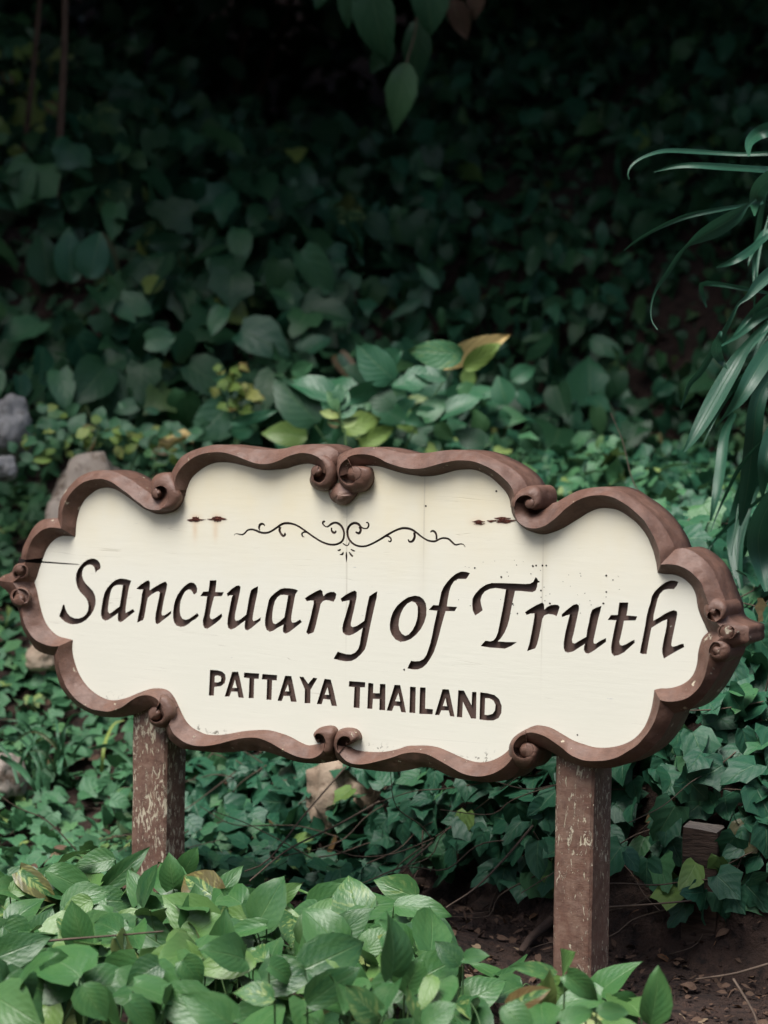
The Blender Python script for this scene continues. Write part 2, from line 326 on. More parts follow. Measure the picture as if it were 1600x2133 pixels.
seg([(1363,1437),(1361,1454),(1357,1476),(1350,1498),(1340,1518),(1323,1537),(1300,1550),(1270,1557),(1240,1556.6),(1216,1550),(1194,1542),(1170,1528),(1148,1516),(1130,1511.6),(1116,1511),(1098,1518),(1080,1528),(1066,1541),(1061,1556)],
    [(1375,1458),(1373,1472),(1368,1490),(1360,1509),(1345,1532),(1328,1551),(1308,1565),(1284,1578),(1260,1584),(1230,1585),(1210,1582),(1188,1572),(1168,1556),(1152,1544),(1134,1533),(1116,1527),(1102,1526),(1088,1531),(1076,1542),(1070,1556)],
    [(1404,1486),(1398,1501),(1388,1520),(1374,1541),(1356,1560),(1333,1577),(1303,1592),(1270,1600),(1240,1600),(1216,1597),(1192,1590),(1172,1580),(1158,1572),(1136,1560),(1122,1555),(1110,1551),(1100,1554),(1094,1560)])
seg([(1061,1556),(1058,1564),(1042,1576),(1022,1585),(1000,1588),(978,1584),(956,1575),(936,1566),(914,1557),(890,1553),(866,1553),(848,1554),(830,1560),(804,1565.5),(776,1566.4),(746,1563),(730,1556)],
    [(1071,1570),(1064,1583),(1050,1598),(1030,1610),(1010,1616),(990,1617),(966,1612),(946,1602),(928,1591),(908,1580),(888,1571),(868,1567.6),(850,1568),(836,1571),(816,1578),(790,1585),(764,1591),(744,1592),(726,1588),(712,1576),(704,1564),(703,1553)],
    [(1086,1592),(1078,1608),(1060,1623),(1036,1628),(1010,1629.5),(986,1627),(960,1623),(940,1618),(924,1611),(900,1600),(880,1598),(856,1603),(828,1607.6),(800,1607),(770,1604),(740,1600),(720,1594),(706,1584),(698,1572),(694,1556)])
seg([(660,1550),(650,1552),(640,1552),(624,1545),(606,1535),(586,1527.5),(560,1521),(530,1521),(504,1523.6),(480,1528),(456,1531),(432,1530),(416,1524),(400,1515),(388,1502),(379,1486),(372,1470)],
    [(676,1548),(673,1564),(660,1576),(644,1580),(622,1577),(600,1568),(580,1557),(560,1546),(540,1538),(518,1536.4),(496,1539),(472,1545),(448,1551),(424,1554),(404,1553),(384,1546),(368,1534),(358,1522),(352,1508)],
    [(699,1560),(696,1582),(684,1588),(660,1590.4),(630,1589),(602,1582),(576,1572),(550,1565),(520,1564),(490,1566),(460,1568),(430,1566),(404,1563),(380,1559),(364,1550),(352,1538),(346,1524),(340,1508)])
seg([(372,1470),(364,1454),(354,1441),(342,1435),(326,1433.6),(313,1435),(292,1442),(268,1452),(246,1458),(228,1458),(210,1451),(192,1439),(176,1422),(164,1402),(156,1380),(151,1356),(152,1333)],
    [(344,1492),(338,1478),(334,1466),(324,1454),(310,1448.4),(294,1449),(276,1457),(260,1469),(244,1477),(226,1482),(206,1480),(186,1475),(168,1464),(152,1450),(138,1430),(128,1408),(123,1386),(121,1364),(122,1346)],
    [(334,1492),(326,1478),(316,1473),(300,1480),(276,1488),(252,1494),(228,1494.4),(204,1491),(180,1482),(160,1469),(142,1452),(128,1432),(119,1408),(114,1386),(112.4,1366)])
seg([(152,1333),(138,1329.5),(122,1325),(108,1314),(96,1298),(88,1278),(82,1254),(78,1234),(72,1213)],
    [(122,1346),(108,1346),(92,1342),(76,1334),(64,1322),(54,1306),(48,1288),(46,1272),(45,1254),(38,1232),(26,1213)],
    [(112.4,1366),(94,1362),(74,1352),(62,1336),(52,1318),(44,1296),(40,1278),(35,1262),(28,1252),(21,1240),(12,1229),(0,1220),(-9,1209)])

HC, HO, TB = 0.027, 0.002, 0.075
fr = MB()
panel_outline = []
fz = lambda p, s, k=0.0: noise.noise(Vector((p[0] * s + k, p[2] * s, k)))
for si, (I, C, O) in enumerate(SEG):
    n = max(10, int(np.linalg.norm(np.diff(np.array(C), axis=0), axis=1).sum() / 6))
    Ip, Cp, Op = crom(I, n), crom(C, n), crom(O, n)
    if si not in ():
        panel_outline += [un(p, 0) for p in Ip[:-1]]
    Il = [un(p, 0.0) for p in Ip]; Cl = [un(p, HC) for p in Cp]; Ol = [un(p, HO) for p in Op]
    a_rows, b_rows, s_rows = [], [], []
    for i in range(n):
        e = 0.0 if i in (0, n - 1) else 1.0
        I0, C0, O0 = Il[i], Cl[i].copy(), Ol[i].copy()
        C0.y += 0.0022 * e * fz(C0, 40, 3.1); O0.y += 0.003 * e * fz(O0, 30, 5.0)
        row = [I0 + Vector((0, 0.004, 0))]
        for q in (0.0, 0.25, 0.5, 0.75, 1.0):
            p = I0.lerp(C0, q); p.y += 0.0022 * math.sin(q * math.pi) * (0.5 + 0.9 * fz(p, 25)) * e; row.append(p)
        a_rows.append(row)
        row = []
        for q in (0.0, 0.25, 0.5, 0.75, 1.0):
            p = C0.lerp(O0, q); p.y -= (0.0015 * math.sin(q * math.pi) + 0.0022 * fz(p, 45, 9.0) * math.sin(q * math.pi)) * e; row.append(p)
        b_rows.append(row)
        s_rows.append([O0, O0 + Vector((0.0006 * fz(O0, 80), 0.022, 0.001 * fz(O0, 90, 2))), O0 + Vector((0, 0.05, 0)), Vector((O0.x, TB, O0.z)), Vector((I0.x, TB, I0.z))])
    fr.grid(a_rows); fr.grid(b_rows); fr.grid(s_rows)
fr_o = fr.build('frame', M['frame'], sign)

# cream panel with recessed letters: one triangulation of outline + letter outlines
def crop(pts, ox, oy, s=5.0): return [(ox + x / s, oy + y / s) for x, y in pts]
LET = []   # (letter, outer, holes)
def L(ch, ox, oy, outer, hole=None, s=5.0): LET.append((ch, crop(outer, ox, oy, s), [crop(hole, ox, oy, s)] if hole else []))
L('S',110,1150,[(445,215),(460,195),(492,175),(498,155),(490,115),(468,85),(435,70),(405,67),(360,80),(320,108),(290,140),(262,180),(245,225),(240,270),(244,320),(258,370),(285,415),(320,450),(350,485),(365,520),(372,560),(366,610),(345,650),(310,678),(270,692),(225,690),(180,668),(150,635),(130,590),(120,545),(105,550),(88,605),(66,668),(90,695),(125,725),(165,745),(210,753),(260,748),(300,735),(350,705),(395,655),(425,605),(443,550),(447,500),(440,455),(420,410),(385,370),(345,330),(318,290),(305,245),(308,200),(325,160),(355,138),(385,130),(410,137),(430,155),(438,180)])
L('a',110,1150,[(818,298),(780,285),(735,277),(700,275),(655,290),(610,325),(570,370),(540,420),(522,490),(510,560),(502,620),(502,660),(515,695),(545,715),(580,705),(625,675),(680,635),(676,680),(680,715),(705,732),(735,715),(790,670),(855,620),(835,592),(800,612),(758,635),(758,590),(770,500),(782,430),(795,360)],[(730,345),(700,340),(660,345),(632,360),(610,390),(597,440),(582,520),(574,590),(575,620),(592,640),(620,625),(660,590),(695,568),(700,540),(712,470),(722,400)])
L('n',110,1150,[(868,382),(920,335),(980,297),(1000,295),(1013,315),(1010,360),(1008,400),(1050,370),(1110,335),(1160,310),(1180,310),(1192,335),(1185,385),(1170,440),(1155,510),(1140,590),(1133,640),(1140,660),(1165,658),(1200,635),(1232,612),(1234,640),(1200,670),(1150,708),(1110,740),(1090,752),(1072,740),(1066,700),(1072,640),(1088,560),(1105,480),(1115,425),(1100,408),(1075,415),(1030,440),(990,475),(978,530),(965,610),(952,680),(940,708),(878,735),(885,690),(905,600),(918,520),(928,440),(940,390),(905,390)])
L('c',110,1150,[(1478,440),(1500,420),(1504,380),(1492,345),(1470,322),(1440,315),(1410,325),(1370,355),(1330,400),(1300,445),(1275,500),(1260,560),(1252,630),(1254,690),(1265,735),(1290,765),(1330,780),(1370,775),(1410,752),(1450,718),(1490,695),(1523,662),(1505,635),(1470,660),(1420,695),(1385,706),(1350,695),(1330,660),(1322,610),(1325,550),(1335,500),(1355,450),(1380,410),(1410,390),(1435,393),(1455,415),(1465,438)])
L('t',330,1170,[(535,195),(605,193),(602,240),(592,315),(640,318),(682,316),(660,360),(582,362),(565,420),(548,490),(535,560),(540,590),(560,600),(590,588),(625,562),(658,540),(666,570),(640,605),(590,645),(540,680),(510,700),(480,690),(465,660),(462,610),(478,550),(492,470),(502,400),(508,362),(435,358),(468,312),(522,310),(528,260)])
L('u',330,1170,[(714,330),(760,285),(810,252),(840,247),(856,262),(850,310),(835,380),(820,450),(800,540),(795,590),(805,615),(840,610),(880,580),(915,550),(925,490),(940,400),(955,330),(965,295),(1000,272),(1038,255),(1035,310),(1020,380),(1005,450),(988,540),(980,600),(990,620),(1025,608),(1066,580),(1064,612),(1020,648),(970,690),(930,716),(905,708),(898,680),(900,640),(905,612),(860,645),(800,690),(755,708),(728,690),(718,650),(722,590),(735,520),(750,440),(765,370),(775,350),(745,350),(720,362)])
L('a',330,1170,[(1455,300),(1420,285),(1370,277),(1310,275),(1270,285),(1220,320),(1170,365),(1150,400),(1135,470),(1120,540),(1110,610),(1112,670),(1128,710),(1160,730),(1195,720),(1240,690),(1305,655),(1296,700),(1300,735),(1325,750),(1360,735),(1420,690),(1494,630),(1476,602),(1430,630),(1395,635),(1383,610),(1388,550),(1400,480),(1415,400),(1428,340)],[(1352,352),(1310,345),(1270,348),(1240,370),(1215,410),(1200,460),(1188,530),(1185,600),(1195,640),(1220,650),(1260,625),(1312,580),(1320,530),(1335,450),(1345,390)])
L('r',520,1200,[(575,230),(620,200),(690,160),(735,140),(758,155),(763,190),(770,208),(800,180),(840,165),(880,165),(904,185),(895,230),(875,268),(830,255),(795,250),(765,260),(740,290),(725,360),(708,430),(690,510),(668,585),(610,608),(590,585),(610,520),(635,430),(652,350),(668,285),(665,255),(630,255),(595,262)])
L('y',520,1200,[(947,235),(1000,195),(1060,162),(1095,150),(1116,165),(1115,220),(1100,290),(1085,360),(1068,430),(1055,490),(1055,520),(1075,532),(1115,520),(1160,490),(1195,465),(1205,410),(1220,330),(1235,260),(1247,210),(1290,180),(1330,157),(1325,220),(1305,300),(1285,390),(1265,480),(1248,560),(1230,650),(1215,720),(1200,765),(1160,815),(1110,860),(1060,885),(1000,888),(940,878),(875,862),(895,825),(918,787),(960,800),(1010,815),(1060,815),(1100,795),(1130,760),(1148,710),(1158,640),(1170,580),(1178,540),(1130,575),(1080,605),(1035,620),(995,610),(970,585),(965,545),(975,490),(1000,410),(1020,340),(1040,270),(1040,252),(1000,258),(962,268)])
L('o',780,1180,[(420,303),(470,312),(510,340),(535,385),(543,440),(540,510),(520,580),(485,650),(435,710),(380,755),(320,780),(270,785),(220,760),(180,710),(162,655),(160,600),(170,540),(195,470),(235,410),(290,360),(350,320)],[(390,363),(345,385),(305,430),(275,490),(258,550),(252,610),(260,660),(285,700),(320,722),(355,710),(395,665),(425,610),(445,545),(452,480),(450,420),(430,380)])
L('f',780,1180,[(995,68),(950,55),(900,53),(850,75),(800,115),(755,165),(720,215),(695,270),(682,340),(668,405),(630,402),(610,403),(565,452),(655,462),(640,530),(622,610),(605,700),(585,790),(560,870),(540,925),(510,965),(470,985),(420,988),(382,983),(360,1025),(343,1062),(400,1073),(450,1073),(500,1055),(545,1015),(585,955),(620,890),(650,800),(675,710),(700,610),(725,520),(742,465),(835,466),(862,422),(755,415),(765,340),(780,260),(800,200),(830,155),(870,130),(920,130),(955,130),(975,105)])
L('T',960,1190,[(780,60),(803,85),(805,98),(820,100),(820,115),(800,120),(795,160),(780,200),(745,218),(690,213),(620,205),(565,205),(545,290),(525,390),(505,500),(485,570),(455,640),(415,700),(385,730),(480,737),(585,737),(530,775),(460,807),(380,800),(300,795),(207,780),(230,750),(258,723),(310,730),(340,720),(365,690),(385,640),(400,570),(420,470),(440,370),(455,280),(470,190),(420,182),(360,175),(300,185),(250,210),(220,250),(205,300),(212,350),(228,405),(190,435),(150,460),(125,410),(118,350),(122,285),(150,235),(200,180),(260,140),(320,122),(400,122),(490,125),(580,128),(660,132),(720,130),(755,110)])
L('r',960,1190,[(668,425),(720,390),(790,350),(850,325),(867,345),(870,400),(900,370),(940,352),(985,348),(1015,352),(1030,372),(1015,420),(998,468),(965,452),(910,445),(870,460),(848,500),(835,580),(815,680),(795,760),(775,803),(690,832),(715,750),(735,650),(752,560),(765,480),(768,440),(730,440),(685,455)])
L('u',960,1190,[(1050,450),(1100,405),(1170,350),(1205,340),(1230,355),(1232,390),(1215,470),(1195,560),(1175,650),(1158,710),(1162,745),(1190,752),(1240,720),(1308,682),(1315,620),(1335,530),(1350,450),(1368,400),(1410,378),(1465,360),(1455,410),(1435,480),(1415,570),(1395,660),(1382,720),(1385,750),(1405,755),(1450,725),(1512,695),(1513,735),(1450,780),(1390,825),(1330,858),(1300,852),(1282,820),(1285,780),(1295,755),(1240,790),(1170,835),(1115,848),(1085,835),(1072,800),(1072,740),(1085,660),(1100,590),(1118,520),(1135,450),(1100,460),(1055,478)])
L('t',1160,1190,[(652,325),(745,325),(738,390),(725,460),(790,465),(838,470),(820,512),(700,515),(685,590),(665,680),(650,735),(658,765),(680,775),(720,760),(770,730),(808,712),(812,745),(760,790),(700,845),(640,875),(595,882),(570,850),(565,790),(578,710),(595,620),(612,540),(620,510),(530,508),(565,455),(635,455),(642,390)])
L('h',1160,1190,[(1267,110),(1230,97),(1185,95),(1130,115),(1070,160),(1020,210),(990,260),(975,330),(955,390),(935,470),(920,570),(900,670),(880,770),(865,850),(890,862),(935,862),(945,800),(960,720),(975,640),(985,590),(1040,555),(1100,520),(1150,500),(1145,560),(1130,640),(1112,720),(1098,800),(1098,850),(1115,910),(1180,870),(1260,825),(1327,790),(1320,755),(1290,758),(1240,780),(1205,785),(1192,770),(1200,710),(1220,620),(1238,530),(1255,450),(1250,415),(1220,405),(1180,415),(1120,445),(1060,485),(1005,515),(1010,450),(1030,370),(1050,290),(1075,235),(1115,195),(1160,185),(1220,185),(1250,150)])
L('P',420,1380,[(88,76),(160,80),(215,95),(245,125),(252,170),(240,215),(205,245),(160,252),(132,255),(128,345),(75,345),(82,200)],[(138,140),(165,135),(195,142),(205,165),(200,195),(170,208),(135,205)])
L('A',420,1380,[(318,97),(380,97),(395,150),(420,270),(440,370),(385,365),(372,305),(310,303),(290,355),(240,355),(270,260),(300,160)],[(348,180),(355,215),(368,265),(320,263)])
L('T',420,1380,[(443,105),(600,115),(595,170),(548,170),(543,372),(490,372),(498,165),(440,157)])
L('T',420,1380,[(633,120),(787,132),(783,187),(735,185),(728,390),(675,388),(682,180),(627,175)])
L('A',420,1380,[(870,138),(935,142),(960,260),(990,412),(930,408),(918,350),(855,348),(835,402),(790,400),(830,270)],[(900,228),(912,300),(868,300)])
L('Y',420,1380,[(1018,148),(1060,150),(1110,222),(1165,157),(1205,165),(1135,285),(1132,425),(1072,425),(1075,280)])
L('A',420,1380,[(1280,170),(1345,178),(1375,290),(1410,455),(1355,450),(1338,388),(1268,380),(1250,437),(1200,432),(1240,300)],[(1312,258),(1328,338),(1282,335)])
K = 1600 / 340.0
L('T',720,1400,[(35,88),(193,100),(190,150),(143,150),(137,353),(78,348),(87,148),(30,142)],None,K)
L('H',720,1400,[(222,105),(272,112),(270,205),(333,208),(337,115),(391,118),(388,375),(330,372),(333,265),(268,262),(262,362),(212,358)],None,K)
L('A',720,1400,[(480,125),(535,127),(565,260),(592,397),(545,392),(530,335),(475,330),(455,382),(402,377),(445,240)],[(518,205),(535,288),(485,285)],K)
L('I',720,1400,[(632,143),(688,147),(683,403),(625,398)],None,K)
L('L',720,1400,[(730,150),(785,152),(780,358),(857,365),(853,415),(722,410)],None,K)
L('A',720,1400,[(950,167),(1012,170),(1040,300),(1068,437),(1025,433),(1010,378),(938,375),(918,422),(875,420),(915,290)],[(980,255),(995,335),(952,332)],K)
L('N',720,1400,[(1105,178),(1160,182),(1235,325),(1240,195),(1283,195),(1280,457),(1230,455),(1150,290),(1143,445),(1090,440)],None,K)
L('D',720,1400,[(1320,198),(1390,207),(1460,225),(1505,265),(1530,330),(1527,400),(1500,450),(1450,475),(1390,475),(1312,465)],[(1368,255),(1410,258),(1450,280),(1470,320),(1465,375),(1440,410),(1395,422),(1363,418)],K)

K2 = 1600 / 260.0
STROKE_L = [[(45,280,4),(65,258,10),(105,262,16),(150,270,22),(185,250,24),(220,212,24),(270,202,26),(320,212,28),(370,235,30),(430,248,30),(490,240,30),(540,215,28),(600,175,30),(660,135,34),(720,122,34),(790,130,30),(860,155,26),(930,200,26),(1000,250,26),(1070,300,26),(1150,350,26),(1230,385,28),(1300,398,30),(1370,390,30),(1430,355,30),(1455,300,28),(1455,230,28),(1430,170,30),(1390,130,34),(1340,115,30),(1290,135,32),(1240,170,20),(1200,150,18),(1182,120,26),(1195,100,34),(1215,105,20)],
 [(380,215,12),(368,190,24),(375,150,34),(400,130,34),(430,140,22),(440,160,8)],[(640,170,36),(630,210,34),(645,250,30),(675,285,34),(700,270,32),(695,245,20)],
 [(1000,245,24),(950,235,24),(918,255,24),(925,290,20),(950,300,8)],[(1295,180,20),(1300,220,26),(1325,245,34),(1350,235,26),(1350,215,14)],
 [(1440,380,14),(1470,400,18),(1495,410,16),(1515,395,16),(1525,360,10)],[(1370,468,6),(1395,470,26),(1415,455,18)],[(1400,525,6),(1435,520,30),(1450,490,12)],
 [(1485,490,12),(1488,550,24),(1488,625,4)],[(1520,490,10),(1545,525,26),(1570,550,22)],[(1545,455,14),(1575,475,22),(1600,480,10)]]
STROKE_R = [[(1535,430,6),(1510,395,14),(1470,388,20),(1410,400,24),(1370,370,26),(1320,325,28),(1250,312,26),(1195,330,26),(1140,355,30),(1060,345,26),(980,300,24),(910,245,28),(850,205,32),(780,187,34),(710,190,32),(620,225,30),(530,275,32),(450,325,30),(360,375,28),(280,410,28),(200,420,28),(120,400,28),(60,350,28),(30,290,30),(25,210,34),(55,150,34),(110,120,36),(165,135,36),(200,175,26),(250,192,18),(285,180,24),(298,140,22),(280,112,22),(262,112,16)],
 [(180,170,36),(195,210,32),(175,250,36),(145,245,30),(130,230,18)],[(520,285,30),(565,300,22),(585,335,22),(570,360,22),(545,345,14)],[(880,240,30),(885,300,34),(860,350,34),(820,360,28),(802,330,18)],[(1165,330,26),(1165,280,26),(1145,235,30),(1110,220,26),(1088,240,14)]]
STR = []
for lst, ox in ((STROKE_L, 480), (STROKE_R, 720)):
    for st in lst:
        P = np.array([(ox + x / K2, 1070 + y / K2, w / K2) for x, y, w in st])
        Q = crom(P, max(6, len(P) * 3)); d = np.gradient(Q[:, :2], axis=0); d /= np.linalg.norm(d, axis=1)[:, None] + 1e-9
        nn = np.stack([-d[:, 1], d[:, 0]], 1) * np.maximum(Q[:, 2:3], 0.5) * 0.46
        STR.append([tuple(p) for p in (Q[:, :2] + nn)] + [tuple(p) for p in (Q[:, :2] - nn)[::-1]])
CRACK = [[(84,1168.6),(110,1170.6),(140,1173),(160,1174.6),(169,1176.6),(140,1175.6),(110,1173.8),(86,1172.2)]]

def xz(p): q = un(p, 0.0); return (q.x, q.z)
verts, edges, owner = [], [], []      # constraint input
polys = []                              # (kind, index, polygon, holes) in sign x, z
def ring(P):
    n0 = len(verts); verts.extend([Vector(p) for p in P]); n = len(P)
    edges.extend([(n0 + i, n0 + (i + 1) % n) for i in range(n)])
outl = [(p.x, p.z) for p in panel_outline]
ring(outl)
for i, (ch, o, hs) in enumerate(LET):
    o2 = [xz(p) for p in o]; h2 = [[xz(p) for p in h] for h in hs]
    ring(o2); [ring(h) for h in h2]; polys.append((i, np.array(o2), [np.array(h) for h in h2]))
NL = len(LET)
for st in STR:
    o2 = [xz(p) for p in st]; ring(o2); polys.append((NL, np.array(o2), []))
for st in CRACK:
    o2 = [xz(p) for p in st]; ring(o2); polys.append((NL + 1, np.array(o2), []))
cv, ce, cf, _, _, _ = delaunay_2d_cdt(verts, edges, [], 0, 1e-6)
CV = np.array([(v.x, v.y) for v in cv]); CF = np.array([list(f) for f in cf]); CEN = CV[CF].mean(axis=1)
def inside(P, X):
    x, y = X[:, 0], X[:, 1]; r = np.zeros(len(X), bool); j = len(P) - 1
    for i in range(len(P)):
        xi, yi, xj, yj = *P[i], *P[j]
        if yi != yj: r ^= ((yi > y) != (yj > y)) & (x < (xj - xi) * (y - yi) / (yj - yi) + xi)
        j = i
    return r
area_in = inside(np.array(outl), CEN)
own = np.full(len(CF), -1)
for k, P, hs in polys:
    q = inside(P, CEN)
    for h in hs: q &= ~inside(h, CEN)
    own[q] = k
DEPTH = {NL: 0.005, NL + 1: 0.02}
# ---- cream face material
def cream():
    N = NT('cream_panel_paint'); v = N.coord('Object')
    vs = N.coord('Object', scale=(0.12, 1, 1)); g = N.noise(vs, 95, 5, 0.65); g2 = N.noise(N.coord('Object', scale=(0.05, 1, 1)), 30, 5, 0.7)
    big = N.noise(v, 3.0, 3, 0.5)
    c = N.mix(big, (0.71, 0.695, 0.595), (0.76, 0.745, 0.65))
    c = N.mix(N.math('MULTIPLY', N.ramp(g2, [(0.60, 0.0), (0.72, 1.0)]), 0.05), c, (0.55, 0.53, 0.45))
    fl = N.noise(N.coord('Object', scale=(0.22, 1, 1)), 52, 4, 0.7)
    c = N.mix(N.math('MULTIPLY', N.ramp(fl, [(0.70, 0.0), (0.715, 1.0)]), 0.6), c, (0.42, 0.43, 0.44))
    # hairline drying cracks along the grain
    wv = N.noise(N.coord('Object', scale=(0.035, 1, 1)), 24, 3, 0.5, 0.3)
    hair = N.ramp(N.math('ABSOLUTE', N.math('SUBTRACT', wv, 0.5)), [(0.0, 1.0), (0.0035, 0.0)])
    hair = N.math('MULTIPLY', hair, N.ramp(N.noise(v, 6, 2, 0.5), [(0.52, 0.0), (0.6, 1.0)]))
    c = N.mix(N.math('MULTIPLY', hair, 0.45), c, (0.35, 0.31, 0.25))
    sep = N.new('ShaderNodeSeparateXYZ'); N.t.links.new(v, sep.inputs[0])
    def blob(px, sx, sz, col, amt, c, drip=0.0):
        q = un(px, 0)
        dx = N.math('DIVIDE', N.math('SUBTRACT', sep.outputs[0], q.x), sx); dz = N.math('DIVIDE', N.math('SUBTRACT', sep.outputs[2], q.z - drip), sz)
        e = N.math('EXPONENT', N.math('MULTIPLY', N.math('ADD', N.math('MULTIPLY', dx, dx), N.math('MULTIPLY', dz, dz)), -1.0))
        return N.mix(N.math('MULTIPLY', N.math('MULTIPLY', e, amt), N.math('ADD', 0.5, N.noise(v, 50, 3))), c, col)
    for p, d in (((408, 1082), 0.010), ((452, 1081), 0.022)):
        c = blob(p, 0.016, 0.011, (0.50, 0.27, 0.14), 0.55, c)
        c = blob((p[0] - d * 130, p[1]), 0.007, 0.022, (0.58, 0.36, 0.20), 0.5, c, 0.022)
    for p in ((995, 1088), (1048, 1084)): c = blob(p, 0.016, 0.008, (0.40, 0.15, 0.09), 0.5, c)
    # damp runs below the frame joints, cream turning yellower towards the top edge
    for p, w, l in (((884, 1010), 0.012, 0.20), ((712, 1080), 0.006, 0.07), ((1134, 1150), 0.010, 0.09)):
        c = blob(p, w, l, (0.50, 0.45, 0.33), 0.28, c)
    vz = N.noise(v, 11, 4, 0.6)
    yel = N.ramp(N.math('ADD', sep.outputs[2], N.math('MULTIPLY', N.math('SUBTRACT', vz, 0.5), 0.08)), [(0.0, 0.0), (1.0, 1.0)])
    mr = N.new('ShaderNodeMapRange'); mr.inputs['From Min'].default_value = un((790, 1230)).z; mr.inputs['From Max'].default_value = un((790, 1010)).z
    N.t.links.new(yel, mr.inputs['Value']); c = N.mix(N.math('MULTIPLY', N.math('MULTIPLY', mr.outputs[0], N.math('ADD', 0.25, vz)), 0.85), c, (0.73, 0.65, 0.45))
    for p, l in (((722, 1120), 0.07), ((722, 1240), 0.10), ((884, 1060), 0.10), ((1130, 1240), 0.12)): c = blob(p, 0.0016, l, (0.42, 0.38, 0.30), 0.5, c)
    # grime caught along the bottom edge of the board
    gr = N.ramp(N.noise(v, 70, 4, 0.7), [(0.56, 0.0), (0.62, 1.0)])
    for p in ((232, 1452), (410, 1516), (450, 1527), (800, 1560), (760, 1560), (1000, 1582), (1030, 1576)):
        q = un(p, 0)
        dx = N.math('DIVIDE', N.math('SUBTRACT', sep.outputs[0], q.x), 0.030); dz = N.math('DIVIDE', N.math('SUBTRACT', sep.outputs[2], q.z), 0.009)
        e = N.math('EXPONENT', N.math('MULTIPLY', N.math('ADD', N.math('MULTIPLY', dx, dx), N.math('MULTIPLY', dz, dz)), -1.0))
        c = N.mix(N.math('MULTIPLY', N.math('MULTIPLY', e, gr), 0.9), c, (0.12, 0.11, 0.085))
    N.bump(N.math('ADD', N.math('MULTIPLY', g, 1.0), N.math('ADD', N.math('MULTIPLY', big, 2.0), N.math('MULTIPLY', hair, -1.2))), 0.12, 0.003)
    return N.finish(c, 0.5, 0.35)
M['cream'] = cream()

def region(k, depth, name, mat, label=None):
    """flat faces of region k pushed back by depth, with the walls of the recess"""
    idx = np.where(own == k)[0] if k >= 0 else np.where((own == -1) & area_in)[0]
    V, Fc, mp = [], [], {}
    def vid(i, y):
        key = (int(i), round(y, 5))
        if key not in mp: mp[key] = len(V); V.append((CV[i][0], y, CV[i][1]))
        return mp[key]
    eset = {}
    for t in idx:
        f = CF[t]; Fc.append([vid(i, depth) for i in f])
        for a, b in ((f[0], f[1]), (f[1], f[2]), (f[2], f[0])): eset[(int(a), int(b))] = 1
    if k >= 0:
        for (a, b) in eset:
            if (b, a) not in eset:
                n = len(V); V.extend([(CV[a][0], 0, CV[a][1]), (CV[b][0], 0, CV[b][1]), (CV[b][0], depth, CV[b][1]), (CV[a][0], depth, CV[a][1])]); Fc.append((n, n + 1, n + 2, n + 3))
    else:
        n = len(V); V.extend([(x, TB - 0.004, z) for x, _, z in V[:n]]); Fc.extend([[i + n for i in f[::-1]] for f in Fc[:]])
    o = link(name, mesh(name, V, Fc, mat, False), sign)
    if label: o['label'] = label
    return o
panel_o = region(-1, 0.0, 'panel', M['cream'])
words = ['Sanctuary'] * 9 + ['of'] * 2 + ['Truth'] * 5 + ['PATTAYA'] * 7 + ['THAILAND'] * 8
for i, (ch, _, _) in enumerate(LET):
    region(i, 0.009 if i < 16 else 0.007, 'letter', M['letter'], 'letter %s carved in the word %s' % (ch, words[i]))
region(NL, DEPTH[NL], 'carved_ornament', M['letter'])
region(NL + 1, DEPTH[NL + 1], 'crack', M['black'])

